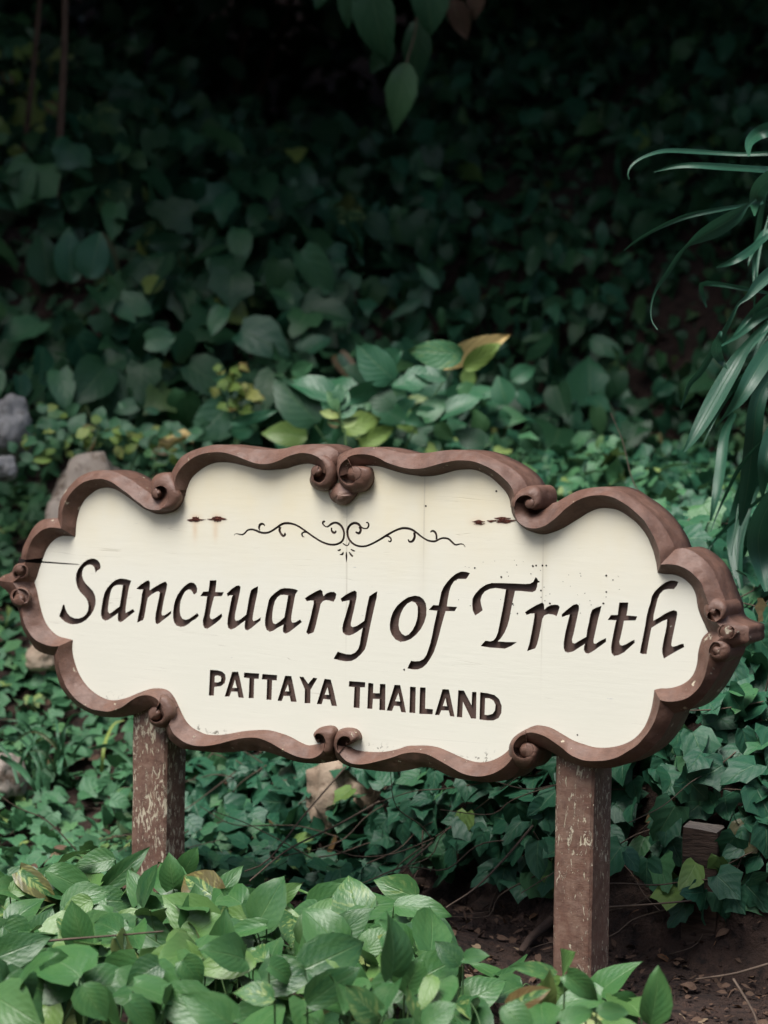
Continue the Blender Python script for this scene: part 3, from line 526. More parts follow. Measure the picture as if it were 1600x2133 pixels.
# scrolls: carved volutes, a bead inside a curling gap inside a rounded shoulder
def volute(name, c, outline, rb, crest, H=0.031, hout=0.006, parent=sign, hb=0.032, depth=0.022, seed=0.0):
    """polar relief round a bead: bead, a gap that opens along the traced crest line, the crest, a rounded shoulder, the side"""
    n = 84; P = crom([p for p in outline], 240, True)
    ang = np.arctan2(P[:, 1] - c[1], P[:, 0] - c[0]); rad = np.hypot(P[:, 0] - c[0], P[:, 1] - c[1])
    o = np.argsort(ang); ang = np.r_[ang[o][-1] - 2 * np.pi, ang[o], ang[o][0] + 2 * np.pi]; rad = np.r_[rad[o][-1], rad[o], rad[o][0]]
    cr_ = sorted(((a + 360) % 360, r) for a, r in crest); ca = np.unwrap(np.radians([a for a, _ in crest])); rr0 = np.array([r for _, r in crest])
    if ca[0] > ca[-1]: ca, rr0 = ca[::-1], rr0[::-1]
    rows = []
    for i in range(n + 1):
        a = -math.pi + (i % n) * 2 * math.pi / n
        Ro = float(np.interp(a, ang, rad)); g = 0.0
        for off in (-2 * math.pi, 0, 2 * math.pi):
            if ca[0] <= a + off <= ca[-1]: g = float(np.interp(a + off, ca, rr0)) - rb
        g = max(0.0, min(g, Ro - rb - 2.0)); w = min(1.0, g / 5.0); w = w * w * (3 - 2 * w)
        prof = [(rb * q, hb - (0.002 + 0.009 * w) * q ** 2.5) for q in (0.0, 0.3, 0.55, 0.78, 0.93, 1.0)]
        e = hb - 0.002
        prof += [(rb + 0.10 * g + 0.2, e - (0.012 + depth * 0.7) * w - 0.0015), (rb + 0.45 * g + 0.4, e - (0.010 + depth) * w - 0.002), (rb + 0.8 * g + 0.5, e - (0.006 + depth * 0.85) * w - 0.0015)]
        rr = rb + g + 0.8; Hh = e + (H - e) * w
        prof.append((rr - 0.06 * g, Hh - depth * w * 0.25)); prof.append((rr, Hh))
        sp = max(Ro - rr, 0.6)
        for q in (0.12, 0.3, 0.5, 0.7, 0.85, 0.95, 1.0):
            prof.append((rr + sp * q, Hh - (Hh - hout) * (1 - math.sqrt(max(0.0, 1 - q ** 2.2))) + 0.0007 * noise.noise(Vector((math.cos(a) * 2.5, math.sin(a) * 2.5, seed + q)))))
        row = [un((c[0] + r_ * math.cos(a), c[1] + r_ * math.sin(a)), max(h, 0.005)) for r_, h in prof]
        last = row[-1]; row.append(Vector((last.x, 0.012, last.z))); row.append(Vector((last.x, 0.055, last.z)))
        rows.append(row)
    b = MB(); Rs = [float(np.interp(-math.pi + (i % n) * 2 * math.pi / n, ang, rad)) for i in range(n + 1)]
    for i in range(n):
        jump = abs(Rs[i + 1] - Rs[i]) > 7.0
        b.grid([r[:6] if jump else r[:11] for r in rows[i:i + 2]])
        if not jump: b.grid([r[10:] for r in rows[i:i + 2]])
    bm = bmesh.new(); me_ = mesh(name, b.V, b.F); bm.from_mesh(me_); bmesh.ops.remove_doubles(bm, verts=bm.verts, dist=1e-5)
    for e_ in bm.edges:
        if len(e_.link_faces) == 2 and e_.calc_face_angle(0) > 0.75: e_.smooth = False
    bm.to_mesh(me_); bm.free(); me_.materials.append(M['frame']); me_.polygons.foreach_set('use_smooth', [True] * len(me_.polygons)); return link(name, me_, parent)
    return b.build(name, M['frame'], parent)
V_ = [((327,1027),[(315,1020),(315.5,1031),(320,1037),(327,1038.6),(329.5,1038.4),(336,1064),(350,1065),(362,1062),(374,1052),(381,1036),(376,1020),(368,1005),(358,989),(348,984),(334,985.6),(322,992),(315,1004)],10,[(73,31),(63,31),(22,24),(0,21.5),(-25,21),(-52,18),(-90,12),(-112,10)]),
      ((660,982),[(647,990),(645,1000),(648,1010),(658,1019),(672,1023),(686,1021),(697,1009),(702,992),(700,974),(694,960),(684,950),(672,947),(664,970),(656,970.6),(649,978)],11,[(-70,27),(-50,22),(-13,18.4),(17,20),(51,24),(77,25),(101,20),(128,11)]),
      ((738,986),[(702,980),(703,990),(708,1006),(718,1018),(732,1026),(748,1026),(762,1022),(772,1012),(777,998),(776,984),(771,974),(758,971),(746,970.5),(735,971),(733,972),(724,950),(712,952),(705,964)],14,[(-114,32),(-121,33),(-144,32.5),(-166,32),(-191,31),(-217,29),(-243,26),(-264,20),(-284,14)]),
      ((1103,1048),[(1064,1050),(1067,1036),(1076,1024),(1092,1015.5),(1114,1011),(1127,1020),(1131,1038),(1127,1056),(1116,1063),(1106,1059.5),(1098,1058),(1092.5,1052.5),(1066,1058)],9.5,[(164,31),(184,29),(210,24),(241,18),(274,13),(302,9.5)]),
      ((1097,1562),[(1061,1552),(1061,1574),(1069,1590),(1084,1600),(1100,1602),(1114,1591),(1121,1575),(1121,1561),(1112,1551),(1104,1548),(1098,1546.6),(1095.6,1522),(1082,1527),(1069,1540)],14,[(-94,32),(-106,31),(-136,29),(-167,27.6),(-198,25),(-227,22),(-256,18),(-282,14)]),
      ((722,1548),[(698,1562),(694,1550),(697,1534),(704,1523),(714,1517),(728,1516),(742,1520),(750,1530),(751,1541),(740,1544),(728,1551),(719,1554),(705,1572)],4,[(128,26),(140,25),(169,21),(207,18),(247,15),(292,12),(330,9),(350,4)]),
      ((664,1542),[(655,1537),(653,1530),(658,1522),(668,1515),(684,1511.6),(696,1514),(702,1524),(699,1542),(696,1560),(690,1573),(676,1572),(666,1547),(660,1545)],4,[(70,25),(43,18),(-10,12.5),(-61,12.5),(-106,14),(-135,11),(-160,4)]),
      ((323,1487),[(309,1487),(310,1500),(318,1511),(332,1516),(346,1514),(358,1503),(367,1488),(366,1472),(356,1456),(345,1447),(334,1448),(326.5,1473),(318,1474),(312,1478)],13,[(-70,26),(-62,24),(-31,18.5),(10,18),(40,18.5),(66,18),(108,16),(132,13)])]
for k, (c, o, rb, crest) in enumerate(V_): volute('scroll', c, o, rb, crest, seed=k * 3.7, hb=0.016 if k in (5, 6) else 0.031, depth=0.002 if k in (5, 6) else 0.016)
def circ(c, r, n=14): return [(c[0] + r * math.cos(q * 2 * math.pi / n), c[1] + r * math.sin(q * 2 * math.pi / n)) for q in range(n)]
# end pieces
volute('bead', (41, 1188), circ((43, 1190), 17), 10, [(-60, 11), (-20, 14), (60, 15), (130, 14), (170, 10)], 0.027, 0.014, hb=0.036, depth=0.007, seed=9)
volute('bead', (41, 1247), circ((43, 1243), 22), 11, [(-190, 12), (-150, 16), (-90, 20), (-30, 20), (20, 16), (50, 10)], 0.027, 0.010, hb=0.035, depth=0.012, seed=5)
volute('bead', (1486, 1276), circ((1491, 1271), 25), 8, [(-60, 9), (-10, 14), (40, 17), (100, 19), (150, 14), (190, 8)], 0.030, 0.012, hb=0.031, depth=0.012, seed=2)
volute('bead', (1492, 1354), circ((1500, 1356), 24), 9, [(70, 9), (110, 12), (180, 15), (240, 17), (290, 15), (330, 9)], 0.030, 0.010, hb=0.032, depth=0.012, seed=3)
volute('teardrop', (1514, 1316), [(1494,1312),(1503,1302),(1516,1301),(1529,1307),(1541,1317),(1527,1329),(1512,1332),(1499,1327)], 14, [(-180, 15.5), (0, 16), (179, 15.5)], 0.026, 0.012, hb=0.029, depth=0.004, seed=4)
# pointed bud between the two upper scrolls
bud = MB(); rows = []
bo = [(684,1020),(686,1032),(691,1042),(699,1048),(712,1052),(725,1047),(736,1035),(742,1024),(736,1014),(720,1008),(704,1006),(692,1010)]
for i in range(37):
    p = crom(bo, 36, True)[i % 36] if False else None
BO = crom(bo, 37, True)
for i in range(37):
    p = BO[i]; row = []
    low = 1.0 if p[1] > 1030 and p[0] > 700 else 0.0
    for q in (0.0, 0.25, 0.5, 0.72, 0.9, 1.0):
        h = 0.028 - 0.018 * q ** 2.2 - 0.004 * math.sin(q * 3.14) * (1 - low) + 0.002 * low * math.sin(q * 3.14)
        row.append(un((704 + (p[0] - 704) * q, 1032 + (p[1] - 1032) * q), h))
    row.append(Vector((row[-1].x, 0.01, row[-1].z))); rows.append(row)
bud.grid(rows); bud.build('bud', M['frame'], sign)

# rusty screw holes
def screw(px, w, hgt, slit):
    b = MB(); n = 26; ringo = []
    for q in range(n):
        a = q * 2 * math.pi / n; k = 0.75 + 0.5 * random.random()
        ringo.append((px[0] + math.cos(a) * w * 0.55 * k, px[1] + math.sin(a) * hgt * k))
    rows = []
    for q, h in ((1.0, 0.0005), (0.75, 0.0016), (0.5, 0.0004), (0.3, 0.0020), (0.02, 0.0024)):
        r_ = [un((px[0] + (x - px[0]) * q, px[1] + (y - px[1]) * q), h) for x, y in ringo]; rows.append(r_ + [r_[0]])
    b.grid(rows)
    for dx, dy, ln in slit:            # the split in the grain running through the hole
        up, lo = [], []
        for k in range(9):
            t = k / 8; x = px[0] + dx + ln * (t - 0.5); th = 1.6 * math.sin(t * math.pi) * (0.5 + random.random()) + 0.25; y = px[1] + dy + 0.8 * math.sin(t * 9 + dx)
            up.append(un((x, y - th), 0.0009)); lo.append(un((x, y + th), 0.0009))
        b.grid([up, lo])
    return b.build('screw_hole', M['rust'], sign, False)
screw((408, 1082), 17, 5.5, [(1, 0, 40), (-8, 2, 20)]); screw((452, 1081), 18, 5.5, [(0, 0, 42), (6, -1.5, 26)]); screw((997, 1088), 13, 4, [(0, -2, 28), (2, 3, 24)]); screw((1047, 1084), 18, 5, [(0, -5, 36), (8, 0, 46), (2, 4, 30), (-20, 1, 26)])
# small borer holes and pin pricks
b = MB()
HP = [(887,1054),(1034,1023),(989,1183),(1044,1202),(1068,1258),(1127,1230),(1145,1257),(1263,1199),(1277,1208),(1263,1233),(1257,1257),(1203,1531),(1117,1178),(1130,1178),(1138,1178),(1110,1179),(842,1395),(1146,1257),(1078,1278)]
for (x, y) in HP:
    q = un((x, y), 0.0004); r_ = random.uniform(0.0012, 0.0024)
    n = len(b.V); b.V += [(q.x + r_ * math.cos(t) * random.uniform(.8, 1.3), -0.0004, q.z + r_ * math.sin(t)) for t in [k * math.pi / 4 for k in range(8)]]; b.F.append(tuple(range(n, n + 8)))
for _ in range(46):
    x, y = random.uniform(950, 1300), random.uniform(1165, 1280)
    q = un((x, y), 0.0004); r_ = random.uniform(0.0006, 0.0012)
    n = len(b.V); b.V += [(q.x + r_ * math.cos(t), -0.0004, q.z + r_ * math.sin(t)) for t in [k * math.pi / 3 for k in range(6)]]; b.F.append(tuple(range(n, n + 6)))
o = b.build('borer_holes', M['black'], sign, False); tag(o, kind='stuff')

b = MB(); q_ = [un(p, -0.012) for p in ((40,1160),(92,1160),(90,1178),(36,1180))]; b.add(q_ + [v + Vector((0, 0.04, 0)) for v in q_], [(0, 1, 2, 3), (4, 5, 6, 7), (0, 1, 5, 4), (1, 2, 6, 5), (2, 3, 7, 6), (3, 0, 4, 7)]); b.build('crack', M['black'], sign, False)
# posts
def post(pl, pr, mat, label, top_px, dep=1.0):
    a = un(pl, -0.012); c = un(pr, -0.012); w = abs(c.x - a.x); x0 = min(a.x, c.x)
    zt = un((pl[0], top_px), 0).z; zb = -0.15; ch = 0.005; d = w * dep
    y0 = 0.012
    sec = [(x0 + ch, y0), (x0 + w - ch, y0), (x0 + w, y0 + ch), (x0 + w, y0 + d - ch), (x0 + w - ch, y0 + d), (x0 + ch, y0 + d), (x0, y0 + d - ch), (x0, y0 + ch)]
    b = MB(); rows = []
    for k in range(31):
        z = zb + (zt - zb) * k / 30
        rows.append([Vector((x + 0.0012 * noise.noise(Vector((x * 30, z * 9, y * 30))), y + 0.0012 * noise.noise(Vector((x * 30, z * 9, y * 30 + 7))), z)) for x, y in sec + sec[:1]])
    b.grid(rows); n = len(b.V); b.V += [tuple(v) for v in rows[-1][:8]]; b.F.append(tuple(range(n, n + 8)))
    o = b.build('post', mat, sign, False); o['label'] = label; return o
post((273.5, 1650), (345, 1650), M['post_worn'], 'worn post with much peeling cream paint', 1440, 0.8)
post((1153, 1800), (1233, 1800), M['post'], 'brown post with a few pale chips', 1545)
print('sign done', len(CF))

# ------------------------------------------------------------------ terrain: flat bed in front, a low bank, then a wooded hillside
def sstep(a, b, x):
    t = np.clip((x - a) / (b - a), 0, 1); return t * t * (3 - 2 * t)
def T(x, y):
    x = np.asarray(x, float); y = np.asarray(y, float)
    y0 = np.interp(x, [-3, -0.7, -0.3, 0.1, 0.45, 0.8, 3], [6.1, 6.0, 5.85, 5.4, 4.95, 4.72, 4.6])
    t = np.maximum(y - y0, 0)
    r = 0.74 * (1 - np.exp(-t / 0.42)) + 0.05 * t
    l = 0.42 * t
    k = sstep(-0.55, 0.3, x)
    low = np.minimum(l * (1 - k) + r * k, 0.98 + 0.02 * t)
    h0 = 8.25 + 0.25 * np.sin(x * 1.7 + 0.6)
    s = np.maximum(y - h0, 0)
    cap = np.interp(x, [-4, -1.3, -0.7, 0.15, 0.5, 4], [3.0, 1.7, 1.15, 1.15, 2.6, 4.0])
    hill = cap * (1 - np.exp(-s * 1.15 / cap))
    far = np.maximum(y - 13.0, 0) * 0.9
    n = 0.05 * np.sin(3.1 * x + 1.3 * y) * np.sin(2.3 * y - x) + 0.02 * np.sin(9 * x + 2) * np.sin(8 * y)
    dip = 0.045 * sstep(0.12, 0.3, x) * (1 - sstep(4.68, 4.95, y))
    return low - dip + hill + far + n * sstep(5.0, 6.5, y) + 0.006 * np.sin(17 * x) * np.sin(13 * y)
def Tn(x, y):
    e = 0.03; dx = (T(x + e, y) - T(x - e, y)) / (2 * e); dy = (T(x, y + e) - T(x, y - e)) / (2 * e)
    n = np.stack([-dx, -dy, np.ones_like(dx)], -1); return n / np.linalg.norm(n, axis=-1, keepdims=True)
xs = np.r_[np.linspace(-40, -4, 19)[:-1], np.linspace(-4, 4, 161), np.linspace(4, 40, 19)[1:]]
ys = np.r_[np.linspace(-20, 3, 12)[:-1], np.linspace(3, 13, 221), np.linspace(13, 60, 25)[1:]]
GX, GY = np.meshgrid(xs, ys); GZ = T(GX, GY)
nz = np.array([noise.noise(Vector((a * 5, b * 5, 0))) * 0.012 + noise.noise(Vector((a * 21, b * 21, 3))) * 0.006 for a, b in zip(GX.ravel(), GY.ravel())]).reshape(GX.shape)
GZ = GZ + nz
w = len(xs); V = np.stack([GX, GY, GZ], -1).reshape(-1, 3)
Fq = [(j * w + i, j * w + i + 1, (j + 1) * w + i + 1, (j + 1) * w + i) for j in range(len(ys) - 1) for i in range(w - 1)]
g = link('ground', mesh('ground', V, Fq, M['soil'])); tag(g, kind='structure')

# ------------------------------------------------------------------ leaf shapes (unit length; x across, y towards the tip)
def prof(kind):
    if kind == 'heart':
        t = np.array([0.0, 0.06, 0.2, 0.4, 0.6, 0.8, 0.93, 1.0]); x = np.array([0.05, 0.20, 0.325, 0.36, 0.30, 0.17, 0.06, 0.0]); dy = np.array([0.0, -0.12, -0.07, 0.0, 0.02, 0.02, 0.0, 0.0])
    elif kind == 'ovate':
        t = np.array([0.0, 0.08, 0.22, 0.42, 0.62, 0.82, 0.94, 1.0]); x = np.array([0.03, 0.15, 0.26, 0.30, 0.25, 0.13, 0.045, 0.0]); dy = np.array([0, -.03, -.02, 0, .02, .02, 0, 0])
    elif kind == 'ivy':
        t = np.array([0.0, 0.05, 0.16, 0.30, 0.44, 0.62, 0.82, 1.0]); x = np.array([0.03, 0.27, 0.45, 0.49, 0.53, 0.33, 0.16, 0.0]); dy = np.array([0.0, -0.18, -0.13, -0.02, 0.11, 0.02, 0.0, 0.0])
    elif kind == 'lobed':
        t = np.array([0.0, 0.05, 0.18, 0.30, 0.42, 0.60, 0.80, 1.0]); x = np.array([0.03, 0.30, 0.44, 0.40, 0.43, 0.24, 0.18, 0.0]); dy = np.array([0.0, -0.20, -0.10, -0.02, 0.10, 0.0, 0.06, 0.0])
    elif kind == 'small':
        t = np.array([0.0, 0.15, 0.35, 0.6, 0.85, 1.0]); x = np.array([0.02, 0.16, 0.25, 0.25, 0.13, 0.0]); dy = np.zeros(6)
    else:
        t = np.array([0.0, 0.1, 0.3, 0.5, 0.7, 0.9, 1.0]); x = np.array([0.02, 0.055, 0.085, 0.085, 0.065, 0.025, 0.0]); dy = np.zeros(7)
    return t, x, dy
def leaf_geo(kind, seed, cols=5, droop=0.22, fold=0.28, wav=0.05):
    rs = np.random.default_rng(seed); t, x, dy = prof(kind)
    s = np.linspace(-1, 1, cols); dr = droop * rs.uniform(0.3, 1.7); fo = fold * rs.uniform(0.2, 1.6); tw = rs.uniform(-0.35, 0.35); cur = rs.uniform(-0.10, 0.10); ph = rs.uniform(0, 6.3); asym = rs.uniform(0.85, 1.15)
    V, UV = [], []
    for i in range(len(t)):
        for c in s:
            xx = c * x[i] * (asym if c > 0 else 1 / asym) * rs.uniform(0.96, 1.04); yy = t[i] + dy[i] * abs(c) ** 1.3
            z = fo * abs(xx) * (1 - 0.4 * t[i]) - dr * t[i] ** 2 + tw * xx * t[i] + wav * math.sin(7 * t[i] + ph + (2 if c > 0 else 0)) * abs(c) ** 2 - 0.5 * fo * max(0, abs(c) - 0.6) * x[i]
            V.append((xx + cur * t[i] ** 2, yy, z)); UV.append((0.5 + 0.5 * c, t[i]))
    Fc = []
    for i in range(len(t) - 1):
        for j in range(cols - 1):
            a = i * cols + j; Fc.append((a, a + 1, a + cols + 1, a + cols))
    return np.array(V), np.array(Fc), np.array(UV)
GEO, LMESH = {}, {}
def variants(kind, n=8, cols=5, **kw):
    k = (kind, cols, tuple(sorted(kw.items())))
    if k not in GEO: GEO[k] = [leaf_geo(kind, 100 + i, cols, **kw) for i in range(n)]
    return GEO[k]
def leaf_mesh(kind, i, mat, **kw):
    vs = variants(kind, **kw); i %= len(vs); k = (kind, i, mat.name, tuple(sorted(kw.items())))
    if k not in LMESH: V, Fc, UV = vs[i]; LMESH[k] = mesh('leaf_' + kind, V, Fc, mat, True, UV)
    return LMESH[k]
def frame(tip, nrm):
    y = Vector(tip).normalized(); z = Vector(nrm); z = z - y * z.dot(y)
    if z.length < 1e-4: z = y.orthogonal()
    z.normalize(); x = y.cross(z); return Matrix((x, y, z)).transposed()
class Leaf:
    __slots__ = ('p', 'R', 's', 'kind', 'v', 'mat', 'rank', 'wx', 'label')
    def __init__(self, p, Rm, s, kind, v, mat, wx=1.0, label=None): self.p, self.R, self.s, self.kind, self.v, self.mat, self.wx, self.label = Vector(p), Rm, s, kind, v, mat, wx, label; self.rank = 0
SIGN_PX = np.array([p for s_ in SEG for p in crom(s_[2], 10)])
def in_sign(px, py): return bool(inside(SIGN_PX, np.array([[px, py]]))[0])
def rank_leaves(Ls):
    for l in Ls:
        c = l.p + l.R @ Vector((0, l.s * 0.5, 0)); px, py, z = project(c)
        vis = (-20 < px < 1620 and -20 < py < 2150) and not in_sign(px, py)
        face = abs((l.R @ Vector((0, 0, 1))).dot((CAMP - c).normalized()))
        l.rank = (l.s / z) * (0.25 + face) * (1.0 if vis else 0.02)
def plant(root, Ls, nmax=300, cols_far=3, name='leaf', rest='foliage', **kw):
    """the leaves that show largest become parts of their own, the rest one joined part"""
    rank_leaves(Ls); Ls.sort(key=lambda l: -l.rank); base = root.location
    for l in Ls[:nmax]:
        o = link(name, leaf_mesh(l.kind, l.v, l.mat, **kw), root)
        m_ = l.R.to_4x4() @ Matrix.Diagonal((l.s * l.wx, l.s, l.s, 1)); m_.translation = l.p - base; o.matrix_local = m_
        if l.label: o['label'] = l.label
    R_ = Ls[nmax:]
    if R_:
        joined(root, R_, cols_far, rest)
def joined(root, Ls, cols, name, kind='stuff'):
    base = root.location if root is not None else Vector((0, 0, 0))
    mats = []; VV, FF, UU, TT, MI = [], [], [], [], []; n = 0
    for l in Ls:
        vs = variants(l.kind, cols=cols); V, Fc, UV = vs[l.v % len(vs)]
        if l.mat not in mats: mats.append(l.mat)
        A = np.array(l.R) * np.array([l.s * l.wx, l.s, l.s])[None, :]
        VV.append(V @ A.T + np.array(l.p - base)); FF.append(Fc + n); UU.append(UV); n += len(V)
        TT.append(np.full(len(V), random.random())); MI.append(np.full(len(Fc), mats.index(l.mat)))
    V = np.vstack(VV); Fc = np.vstack(FF); UV = np.vstack(UU); tt = np.concatenate(TT); mi = np.concatenate(MI)
    me = bpy.data.meshes.new(name); me.vertices.add(len(V)); me.vertices.foreach_set('co', V.ravel().astype(np.float32))
    me.loops.add(len(Fc) * 4); me.loops.foreach_set('vertex_index', Fc.ravel().astype(np.int32))
    me.polygons.add(len(Fc)); me.polygons.foreach_set('loop_start', np.arange(0, len(Fc) * 4, 4, dtype=np.int32))
    for m_ in mats: me.materials.append(m_)
    me.polygons.foreach_set('material_index', mi.astype(np.int32)); me.polygons.foreach_set('use_smooth', np.ones(len(Fc), bool))
    ul = me.uv_layers.new(name='UVMap'); ul.data.foreach_set('uv', UV[Fc.ravel()].astype(np.float32).ravel())
    at_ = me.attributes.new('tint', 'FLOAT', 'POINT'); at_.data.foreach_set('value', tt.astype(np.float32))
    me.update(calc_edges=True); me.validate()
    o = link(name, me, root)
    if kind: o['kind'] = kind
    return o
def rv(s=1.0): return Vector(rng.normal(0, s, 3))

def in_view(P, mar=260):
    d = P - np.array(CAMP); z = d @ np.array(F_); px = 800 + d @ np.array(RX) / z * FPX; py = 1066.5 - d @ np.array(RU) / z * FPX
    return (px > -mar) & (px < 1600 + mar) & (py > -mar) & (py < 2133 + mar)
def cover(x0, x1, y0, y1, density, mask, kinds, mats, size, lift, up=0.55, face=0.35, jit=0.45, tipdown=0.5, clump=0.5, cs=3.0):
    """leaves over a piece of the slope; a clumpy thickness makes mounds and dark gaps"""
    n = int((x1 - x0) * (y1 - y0) * density * 2.2)
    X = rng.uniform(x0, x1, n); Y = rng.uniform(y0, y1, n); N = Tn(X, Y)
    keep = rng.uniform(0, 2.2, n) < 1.0 / np.maximum(N[:, 2], 0.35)
    keep &= mask(X, Y); X, Y, N = X[keep], Y[keep], N[keep]
    Z = T(X, Y); P = np.stack([X, Y, Z], 1); k = in_view(P); P, N = P[k], N[k]
    out = []
    for p, nn in zip(P, N):
        c = noise.noise(Vector(p) * cs) + 0.5 * noise.noise(Vector(p) * cs * 2.7 + Vector((5, 5, 5)))
        if c < -0.25 - (1 - clump) * 2: continue
        q = rng.uniform(0, 1)
        h = (lift[0] + (lift[1] - lift[0]) * q) * (1 + clump * c)
        tocam = (CAMP - Vector(p)).normalized()
        pos = Vector(p) + Vector(nn) * h + Vector((rng.normal(0, 0.015), rng.normal(0, 0.015), 0))
        nrm = (Vector(nn) * up + Vector((0, 0, 0.45)) + tocam * face + rv(jit)).normalized()
        tip = Vector((rng.normal(0, 1), rng.normal(0, 1), rng.normal(0, 0.6) - tipdown * 1.2)) + tocam * 0.4
        i = rng.integers(len(kinds)); s = size[0] + (size[1] - size[0]) * rng.beta(2, 2.4)
        out.append(Leaf(pos, frame(tip, nrm), s, kinds[i], int(rng.integers(8)), mats[int(rng.integers(len(mats)))], rng.uniform(0.85, 1.15)))
    return out
def px_leaf(base, tip, wpx, depth, kind, mat, dz=0.0, tilt=0.0, roll=None, label=None):
    a = at(*base, depth); b = at(*tip, depth + dz); y = b - a; s = y.length
    tc = (CAMP - a).normalized(); side = y.normalized().cross(tc)
    r_ = rng.uniform(-0.5, 0.5) if roll is None else roll
    nrm = tc * math.cos(r_) + side * math.sin(r_) + Vector((0, 0, tilt))
    t, x, _ = prof(kind); w0 = 2 * x.max() * s; w1 = wpx / FPX * depth
    return Leaf(a, frame(y, nrm), s, kind, int(rng.integers(8)), mat, min(2.2, max(0.5, w1 / w0)), label)
def stem_mb(b, pts, r0, r1=None, k=5):
    Q = crom([tuple(p) for p in pts], max(4, len(pts) * 4)); r1 = r0 if r1 is None else r1
    b.tube(Q, np.linspace(r0, r1, len(Q)), k)

# ------------------------------------------------------------------ foreground pothos bed
HERO = [((325,1925),(280,1805),64),((444,1948),(333,1866),98),((442,1888),(498,1802),44),((545,1895),(468,1848),58),((548,1893),(622,1845),48),((628,1972),(680,1862),62),((685,1972),(768,1882),64),((212,1855),(305,1777),46),
 ((95,1815),(207,1858),62),((40,1812),(114,1868),54),((362,1852),(352,1790),60),((380,1822),(405,1778),46),((68,1970),(114,1898),64),((6,1930),(60,1972),78),((192,1876),(122,1908),56),((332,2010),(262,2045),66),((640,2095),(740,2014),74),
 ((572,2082),(494,2052),58),((482,2135),(396,2066),84),((90,1995),(162,2066),74),((172,2050),(208,2126),76),((555,1928),(448,1944),44),((448,1962),(522,2012),62),((872,1872),(786,1834),64),((957,2012),(920,1958),52),((966,1998),(1014,1984),34),
 ((842,2070),(872,2000),76),((798,1948),(860,2000),54),((1152,2036),(1088,2000),42),((1178,2030),(1248,2084),50),((1062,2098),(1142,2056),46),((1243,2104),(1314,2112),42),((1168,2132),(1236,2094),52),((1046,2098),(1108,2144),62),((902,2030),(880,2098),42),
 ((760,1990),(800,1930),60),((790,2120),(722,2060),70),((880,2140),(950,2092),66),((700,2050),(640,2000),60),((260,1950),(200,1985),60),((20,2030),(70,2090),80),((560,2010),(620,2040),54),((380,2000),(420,2052),60),((240,1790),(150,1800),56),((20,1860),(70,1830),44)]
YB = lambda x: np.interp(x, [-1.0, -0.42, -0.3, 0.0, 0.10, 0.18, 0.32, 0.42, 0.47, 0.55], [4.98, 4.98, 4.92, 4.80, 4.66, 4.46, 4.34, 4.26, 4.10, 3.8])
beds = [empty('pothos_plant', (-0.55, 4.6, 0)), empty('pothos_plant', (-0.05, 4.35, 0)), empty('pothos_plant', (0.3, 4.15, 0))]
tag(beds[0], 'broad leaved pothos sprawling in front of the worn, peeling sign post', 'plant', 'pothos plants in the foreground bed')
tag(beds[1], 'broad leaved pothos in the middle of the bed between the two sign posts', 'plant', 'pothos plants in the foreground bed')
tag(beds[2], 'broad leaved pothos creeping around the foot of the less worn brown post', 'plant', 'pothos plants in the foreground bed')
bl = [[], [], []]; bst = [MB(), MB(), MB()]
def bed_of(x): return 0 if x < -0.28 else (1 if x < 0.14 else 2)
def pothos_leaf_at(p, tip, nrm, s, wx=1.0, kind=None):
    k = bed_of(p.x); kind = kind or ('heart' if rng.uniform() < 0.55 else 'ovate')
    bl[k].append(Leaf(p, frame(tip, nrm), s, kind, int(rng.integers(8)), M['pothos'], wx))
    g0 = Vector((p.x + rng.normal(0, 0.03), p.y + rng.normal(0.02, 0.03), 0.0))
    g0 -= beds[k].location; pp = p - beds[k].location
    stem_mb(bst[k], [g0, g0.lerp(pp, 0.6) + Vector((rng.normal(0, .01), 0.01, 0.01)), pp], 0.0022, 0.0016, 4)
for a, b_, wpx in HERO:
    d = 4800 * (CAM_Z - 0.15) / ((a[1] + b_[1]) / 2 - 870)
    d = min(d, 4.95)
    l = px_leaf(a, b_, wpx, d, 'heart' if rng.uniform() < 0.5 else 'ovate', M['pothos'], rng.uniform(-0.05, 0.02), 0.35, rng.uniform(-0.3, 0.3))
    k = bed_of(l.p.x); bl[k].append(l)
    g0 = Vector((l.p.x, l.p.y + 0.03, 0)) - beds[k].location; pp = l.p - beds[k].location
    stem_mb(bst[k], [g0, g0.lerp(pp, 0.6) + Vector((0, 0.012, 0)), pp], 0.0024, 0.0018, 4)
n = 0
while n < 470:
    x = rng.uniform(-0.98, 0.6); y = rng.uniform(3.85, 5.0)
    if y > YB(x) or (abs(x - 0.385) < 0.09 and 4.45 < y < 4.7): continue
    edge = min(1.0, (YB(x) - y) / 0.35)
    if x > 0.1 and rng.uniform() > 0.42: continue
    z = (0.02 + rng.uniform(0, 1) ** 0.8 * (0.085 + 0.035 * edge)) * (0.75 if x > 0.1 else 1.0) * (1 + 0.5 * noise.noise(Vector((x * 5, y * 5, 2))))
    tip = Vector((rng.normal(0, 1), rng.normal(-0.25, 1), rng.normal(0.0, 0.55)))
    nrm = Vector((rng.normal(0, 0.5), -0.75 + rng.normal(0, 0.45), 0.75))
    pothos_leaf_at(Vector((x, y, z)), tip, nrm, 0.070 + 0.062 * rng.beta(2, 2), rng.uniform(0.95, 1.3)); n += 1
for k in range(3):
    plant(beds[k], bl[k], 300, droop=0.26, fold=0.34, wav=0.045)
    o = bst[k].build('stems', M['stem'], beds[k]); o['kind'] = 'stuff'

